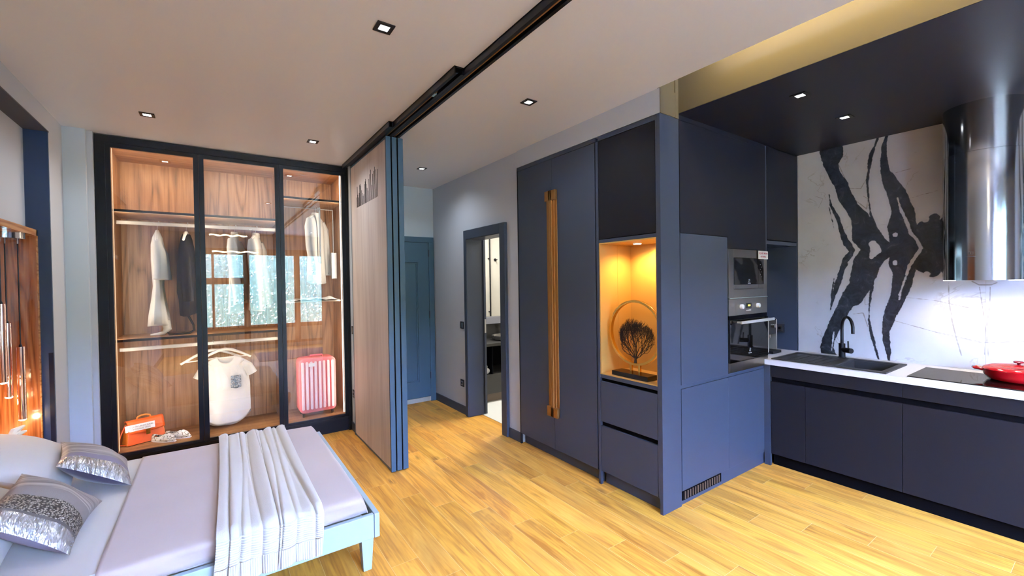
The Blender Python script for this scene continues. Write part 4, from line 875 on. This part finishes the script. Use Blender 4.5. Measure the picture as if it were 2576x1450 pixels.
def sdf(Y, Z, pls):
    D = np.full(Y.shape, 9.0)
    for P, S_ in pls:
        for (y0, z0, w0), (y1, z1, w1) in zip(P, P[1:]):
            dy, dz = y1-y0, z1-z0; L = dy*dy+dz*dz+1e-9; t = np.clip(((Y-y0)*dy+(Z-z0)*dz)/L, 0, 1)
            D = np.minimum(D, np.hypot(Y-y0-t*dy, Z-z0-t*dz)-(w0+(w1-w0)*t)*S_)
    return D
YS = .579
for k, (a, b_, lab) in enumerate(((YS+.0005, 1.748, 'white marble splashback slab with bold black veins beside the corner cupboard'), (-.62, YS-.0005, 'mirrored marble splashback slab beyond the seam behind the hood'))):
    ny, nz = int((b_-a)/.005), int(1.788/.005)
    ys = np.linspace(a, b_, ny); zs = np.linspace(.881, ZK-.001, nz)
    Y, Z = np.meshgrid(ys, zs); Yv = Y if k == 0 else 2*YS-Y
    D = np.maximum(sdf(Yv, Z, veins), -sdf(Yv, Z, holes)); Hh = sdf(Y, Z, [(P, .0007) for P in hairs])-.0016
    sb = MB(); X0 = XK-.012
    sb.add([(X0, float(y), float(z)) for y, z in zip(Y.ravel(), Z.ravel())], [(j*ny+i, (j+1)*ny+i, (j+1)*ny+i+1, j*ny+i+1) for j in range(nz-1) for i in range(ny-1)])
    nb = len(sb.v); sb.box(X0+.0005, XK-.001, a, b_, .881, ZK-.001)
    o = sb.build('splashback_slab', MARB, loc=(XK-.006, (a+b_)/2, .881), recalc=False); tag(o, lab, 'splashback', 'bookmatched marble slabs')
    for nm, arr in (('vein', D), ('hair', Hh)):
        at = o.data.attributes.new(nm, 'FLOAT', 'POINT'); at.data.foreach_set('value', np.concatenate([arr.ravel(), np.full(len(sb.v)-nb, 1.0)]).astype(np.float32))
# sink and tap
sk = thing('sink', 'black composite sink with drainer set into the white worktop', 'sink', (4.04, 1.33, .88))
m = MB(); m.box(3.79, 3.835, .962, 1.705, .873, .890).box(4.235, 4.285, .962, 1.705, .873, .890).box(3.835, 4.235, .962, 1.00, .873, .890).box(3.835, 4.235, 1.275, 1.31, .873, .890).box(3.835, 4.235, 1.685, 1.705, .873, .890).box(3.835, 4.235, 1.31, 1.685, .873, .883)
m.build('rim', GRAN, sk, bevel=.003)
MB().box(3.835, 3.84, 1.0, 1.275, .72, .88).box(4.23, 4.235, 1.0, 1.275, .72, .88).box(3.84, 4.23, 1.0, 1.005, .72, .88).box(3.84, 4.23, 1.27, 1.275, .72, .88).box(3.84, 4.23, 1.005, 1.27, .72, .725).build('basin', GRAN, sk)
m = MB()
for q in range(6): m.box(3.87, 4.20, 1.36+.05*q, 1.366+.05*q, .882, .886)
m.build('drainer_ridges', GRAN, sk)
MB().cyl((4.04, 1.14, .725), (4.04, 1.14, .729), .045, seg=28).build('waste', STEEL, sk)
tp = thing('kitchen_tap', 'black swan-neck kitchen tap behind the sink', 'tap', (4.262, 1.365, .88))
MB().cyl((4.262, 1.365, .889), (4.262, 1.365, .895), .029, seg=28).cyl((4.262, 1.365, .893), (4.262, 1.365, 1.005), .023, seg=28).build('body', PLASTB, tp, smooth=True)
arc = [(4.262, 1.365, 1.0), (4.262, 1.365, 1.12)]+[(4.262-.078*(1-math.cos(a))*.9, 1.365-.078*(1-math.cos(a))*.75, 1.140+.088*math.sin(a)) for a in [PI*k/14 for k in range(0, 14)]]+[(4.122, 1.249, 1.125), (4.122, 1.249, 1.105)]
MB().tube(arc, .0112, 14).build('spout', PLASTB, tp, smooth=True)
MB().cyl((4.262, 1.365, .955), (4.215, 1.287, .955), .0205, seg=20).build('valve', PLASTB, tp, smooth=True)
MB().tube([(4.232, 1.313, .972), (4.235, 1.315, 1.03)], .0055, 8).build('lever', PLASTB, tp, smooth=True)
# hob
tag(MB().box(3.802, 4.272, .055, .857, .8725, .886).build('hob', BLKGL, loc=(4.04, .455, .88), bevel=.002), 'black glass induction hob set into the white worktop', 'hob')
# red braiser
po = thing('casserole', 'red enamelled shallow casserole with lid on the hob', 'pot', (4.12, .40, .887)); pc0 = (4.12, .40, .887)
MB().lathe(pc0, [(.0, .0), (.118, 0), (.135, .010), (.150, .032), (.155, .062), (.157, .066), (.152, .068), (.148, .060)], 64).build('pan', RED, po, smooth=True)
ld = MB().lathe(pc0, [(.153, .066), (.158, .069), (.150, .078), (.125, .088), (.118, .086), (.09, .094), (.05, .100), (.0, .102)], 64).build('lid', RED, po, smooth=True)
MB().lathe((4.12, .40, .988), [(.006, 0), (.008, .008), (.022, .013), (.024, .018), (.018, .023), (0, .024)], 28).build('knob', mat('dark red knob', (.20, .01, .02), .25), ld, smooth=True)
for s in (-1, 1):
    m = MB().tube([(4.12+.035, .40+s*.145, .887+.056), (4.12+.03, .40+s*.185, .887+.060), (4.12, .40+s*.197, .887+.061), (4.12-.03, .40+s*.185, .887+.060), (4.12-.035, .40+s*.145, .887+.056)], [.009, .008, .008, .008, .009], 10); m.build('handle', RED, po, smooth=True)
# hood
hd = thing('range_hood', 'large polished steel cylinder range hood hanging over the hob', 'range hood', (4.215, .564, 1.52))
hx, hy, hr = 4.215, .564, .192
MB().cyl((hx, hy, 1.52), (hx, hy, 2.352), hr, seg=96, cap=False).build('lower_shell', CHROME, hd, smooth=True)
MB().cyl((hx, hy, 2.3535), (hx, hy, ZK), hr-.0015, seg=96, cap=False).build('upper_shell', CHROME, hd, smooth=True)
MB().cyl((hx, hy, 1.522), (hx, hy, 1.53), hr-.001, seg=96).build('filter_plate', STEEL, hd)
for y in (.415, .715):
    MB().cyl((hx-.055, y+(.0 if y < .5 else 0), 1.5165), (hx-.055, y, 1.522), .030, seg=28).build('lamp_lens', LAMPW, hd)
    light('hood_lamp', 'SPOT', (hx-.055, y, 1.51), 7, (1, .88, .74), hd, .025, None, (.12, 0, -1), None, 2.5, .8)
e = MB(); ea = math.atan2(-(hy-.59), -1)
for (u0, u1, v0, v1) in ((-.011, .011, .008, .010), (-.011, .011, -.010, -.008), (-.011, -.009, -.01, .01), (.009, .011, -.01, .01), (-.003, .003, -.003, .003)): e.box(4.0225, 4.0235, .593+u0, .593+u1, 1.695+v0, 1.695+v1)
e.build('emblem', INK, hd); text('Electrolux', .012, frameM((4.0222, .593, 1.674), (0, -1, 0), (0, 0, 1)), INK, hd)
# coffee machine
cf = thing('coffee_machine', 'black and steel bean-to-cup coffee machine in the corner niche', 'coffee machine', (4.12, 1.97, .881))
SHC = mat('champagne shell', (.52, .46, .38), .35, .6)
for x in (4.035, 4.19): MB().box(x, x+.012, 1.835, 2.18, .892, 1.180).build('side_shell', SHC, cf, bevel=.004)
MB().box(4.048, 4.189, 1.95, 2.18, .892, 1.183).box(4.048, 4.189, 1.838, 1.95, 1.05, 1.183).build('body', BLKGL, cf, bevel=.003)
MB().box(4.040, 4.20, 1.80, 1.95, .8815, .905).build('drip_tray', PLASTB, cf, bevel=.004)
MB().cyl((4.135, 1.823, 1.125), (4.135, 1.838, 1.125), .018, seg=24).build('dial', CHROME, cf, smooth=True)
for x in (4.09, 4.12): MB().cyl((x, 1.86, 1.015), (x, 1.86, 1.05), .007, seg=12).build('spout', CHROME, cf)
MB().box(4.035, 4.20, 1.84, 2.18, 1.184, 1.19).build('cup_warmer', STEEL, cf, bevel=.002)
# wall plates
def plate(name, lab, cat, c, n, sz=.082, kind=0):
    t = thing(name, lab, cat, c); n = Vector(n); s = Vector((0, 0, 1)).cross(n); h = sz/2
    def pb(u0, u1, v0, v1, d0, d1, nm, m_):
        q = MB(); P = [Vector(c)+s*u+Vector((0, 0, v))+n*d_ for d_ in (d0, d1) for u, v in ((u0, v0), (u1, v0), (u1, v1), (u0, v1))]
        q.add(P, [(0, 1, 2, 3), (4, 5, 6, 7), (0, 1, 5, 4), (1, 2, 6, 5), (2, 3, 7, 6), (3, 0, 4, 7)]); return q.build(nm, m_, t, bevel=.001)
    pb(-h, h, -h, h, .0008, .008, 'cover_plate', DKPL)
    if kind: pb(-h*.6, h*.6, -h*.6, h*.6, .008, .011, 'socket_face', STEEL); MB().cyl(Vector(c)+n*.010, Vector(c)+n*.0125, .012, seg=16).build('socket_hole', GAP, t)
    else: pb(-h*.35, h*.35, -h*.7, h*.7, .008, .012, 'rocker', STEEL)
DKPL = mat('anthracite plate', (.045, .045, .055), .35, .3)
plate('light_switch', 'dark light switch on the grey hall wall between entry and bathroom doors', 'switch', (XW, 4.525, 1.05), (-1, 0, 0), .085)
plate('wall_socket', 'dark power socket low on the grey hall wall by the bathroom door', 'socket', (XW, 4.54, .36), (-1, 0, 0), .085, 1)
plate('light_switch', 'dark switch on the narrow pier between wardrobe and sliding panels', 'switch', (1.20, 4.655, 1.07), (-1, 0, 0))
plate('wall_socket', 'dark socket low on the narrow pier beside the wardrobe', 'socket', (1.20, 4.66, .40), (-1, 0, 0), .082, 1)
plate('wall_socket', 'dark socket in the corner niche beside the coffee machine', 'socket', (4.404, 1.90, 1.08), (-1, 0, 0), .08, 1)

# ================================================================== BATHROOM
DST = mat('dark slate stone', (.020, .019, .018), .35, var=.3, bscale=9)
vt = thing('vanity_unit', 'dark stone bathroom vanity with open shelf seen through the doorway', 'vanity', (3.3, 4.95, 0))
MB().box(2.60, 4.2, 4.68, 5.198, .730, .765).build('top', DST, vt)
MB().box(2.60, 4.2, 5.17, 5.198, .765, .96).build('upstand', DST, vt)
MB().box(2.60, 4.2, 4.69, 5.19, .12, .37).build('drawer_body', DST, vt)
MB().box(2.60, 4.2, 5.17, 5.19, .37, .73).box(2.60, 2.62, 4.69, 5.17, .37, .73).box(4.18, 4.2, 4.69, 5.17, .37, .73).box(2.93, 2.945, 4.69, 5.17, .37, .73).build('shelf_bay', GAP, vt)
MB().box(2.62, 4.18, 4.76, 5.15, .005, .12).build('plinth', mat('brown stone', (.16, .12, .09), .6), vt)
MB().lathe((3.28, 4.93, .766), [(.145, 0), (.165, .010), (.172, .030), (.175, .060), (.167, .062), (.16, .02), (0, .012)], 48).build('basin_tmp', mat('pewter basin', (.20, .19, .18), .2, .7), vt, smooth=True).name = 'basin'
bt = thing('basin_tap', 'tall black basin tap behind the pewter bowl', 'tap', (3.36, 5.10, .765))
MB().cyl((3.36, 5.10, .765), (3.36, 5.10, .98), .022, seg=20).build('body', PLASTB, bt, smooth=True); MB().box(3.345, 3.375, 4.95, 5.10, .955, .975).build('spout', PLASTB, bt)
for k, (x, z) in enumerate(((2.815, .42), (2.885, .42), (2.85, .476))):
    m = MB(); m.lathe((0, 0, 0), [(0, 0), (.034, .002), (.037, .012), (.037, .26), (.033, .27), (0, .272)], 22).xf(Matrix.Translation((x, 5.0, z-.012)) @ Matrix.Rotation(PI/2, 4, 'X'))
    tag(m.build('rolled_towel', WHITEF, loc=(x, 4.86, z-.035), smooth=True), ('white rolled towel on the vanity shelf, bottom row nearer the door jamb', 'white rolled towel on the vanity shelf, bottom row beside the divider', 'white rolled towel lying on top of the two others in the vanity')[k], 'towel', 'rolled towels in the bathroom vanity')
mr = thing('bathroom_mirror', 'large wall mirror above the bathroom vanity with a grey lower ledge', 'mirror', (3.5, 5.18, 1.0))
MB().box(2.75, 4.4, 5.185, 5.198, 1.07, 2.25).build('mirror_glass', mat('mirror silver', (.80, .80, .80), .02, 1), mr)
MB().box(2.75, 4.4, 5.13, 5.198, .97, 1.065).build('ledge', mat('grey ledge', (.16, .16, .18), .5), mr)
sr = thing('shower_rail', 'black shower riser rail reflected in the bathroom mirror', 'shower', (4.27, 3.50, 1.0))
MB().cyl((4.27, 3.51, .30), (4.27, 3.51, 2.5), .014, seg=12).build('riser', PLASTB, sr); MB().cyl((4.27, 3.451, 2.0), (4.27, 3.51, 2.0), .012).cyl((4.27, 3.451, 1.0), (4.27, 3.51, 1.0), .012).build('bracket', PLASTB, sr)
MB().cyl((4.08, 3.451, 1.14), (4.08, 3.49, 1.14), .07, seg=28).build('thermostat', PLASTB, sr)
for x, lab in ((4.12, 'black robe hook high on the marble beside the shower rail'), (4.42, 'black robe hook on the marble past the shower rail')):
    t = thing('robe_hook', lab, 'hook', (x, 3.45, 2.0), 'black bathroom robe hooks'); MB().cyl((x, 3.451, 1.98), (x, 3.465, 1.98), .028, seg=20).build('rosette', PLASTB, t); MB().cyl((x, 3.465, 1.98), (x, 3.53, 1.98), .010, seg=12).build('peg', PLASTB, t)
light('bathroom_lamp', 'AREA', (3.7, 4.25, 2.78), 55, (1, .97, .90), None, .9, .6, (0, 0, -1))

# ================================================================== COVE LIGHT, LIVING SIDE (seen reflected)
cv = thing('cove_light', 'yellow strip light hidden in the ceiling cove along the kitchen', 'strip light', (2.34, -.4, 2.86))
MB().box(2.330, 2.345, -2.5, 1.45, 2.994, 3.006).build('led_strip', LEDY, cv)
light('cove_glow', 'AREA', (2.36, -.5, 2.99), 22, (1, .76, .34), cv, 3.9, .03, (1, 0, 0))
rug = MB().box(.75, 2.2, -1.9, -.55, .001, .012)
tag(rug.build('area_rug', mat('charcoal woven rug', (.10, .10, .11), .95, bump=.6, bscale=40, bstretch=(1, 8, 1)), loc=(1.5, -1.2, 0)), 'charcoal woven rug on the living-room floor by the garden windows', 'rug')
for z, x0, x1, lab in ((2.58, -.04, .60, 'upper wavy gold light bar hanging behind the viewer, seen reflected in the wardrobe'), (2.25, 0, .79, 'lower wavy gold light bar hanging behind the viewer, seen reflected in the wardrobe')):
    t = thing('wave_pendant', lab, 'pendant light', ((x0+x1)/2, -.9, z), 'wavy light bars')
    P = [(x0+(x1-x0)*k/30, -.9, z+.010*math.sin(k*.62)) for k in range(31)]
    MB().tube(P, [.010+.006*math.sin(k*.62+.8)**2 for k in range(31)], 10).build('light_bar', emis('gold light bar', (1, .80, .42), 26), t, smooth=True)
    MB().cyl(((x0+x1)/2, -.9, z+.01), ((x0+x1)/2, -.9, 2.80), .002, seg=6).build('cable', PLASTB, t)
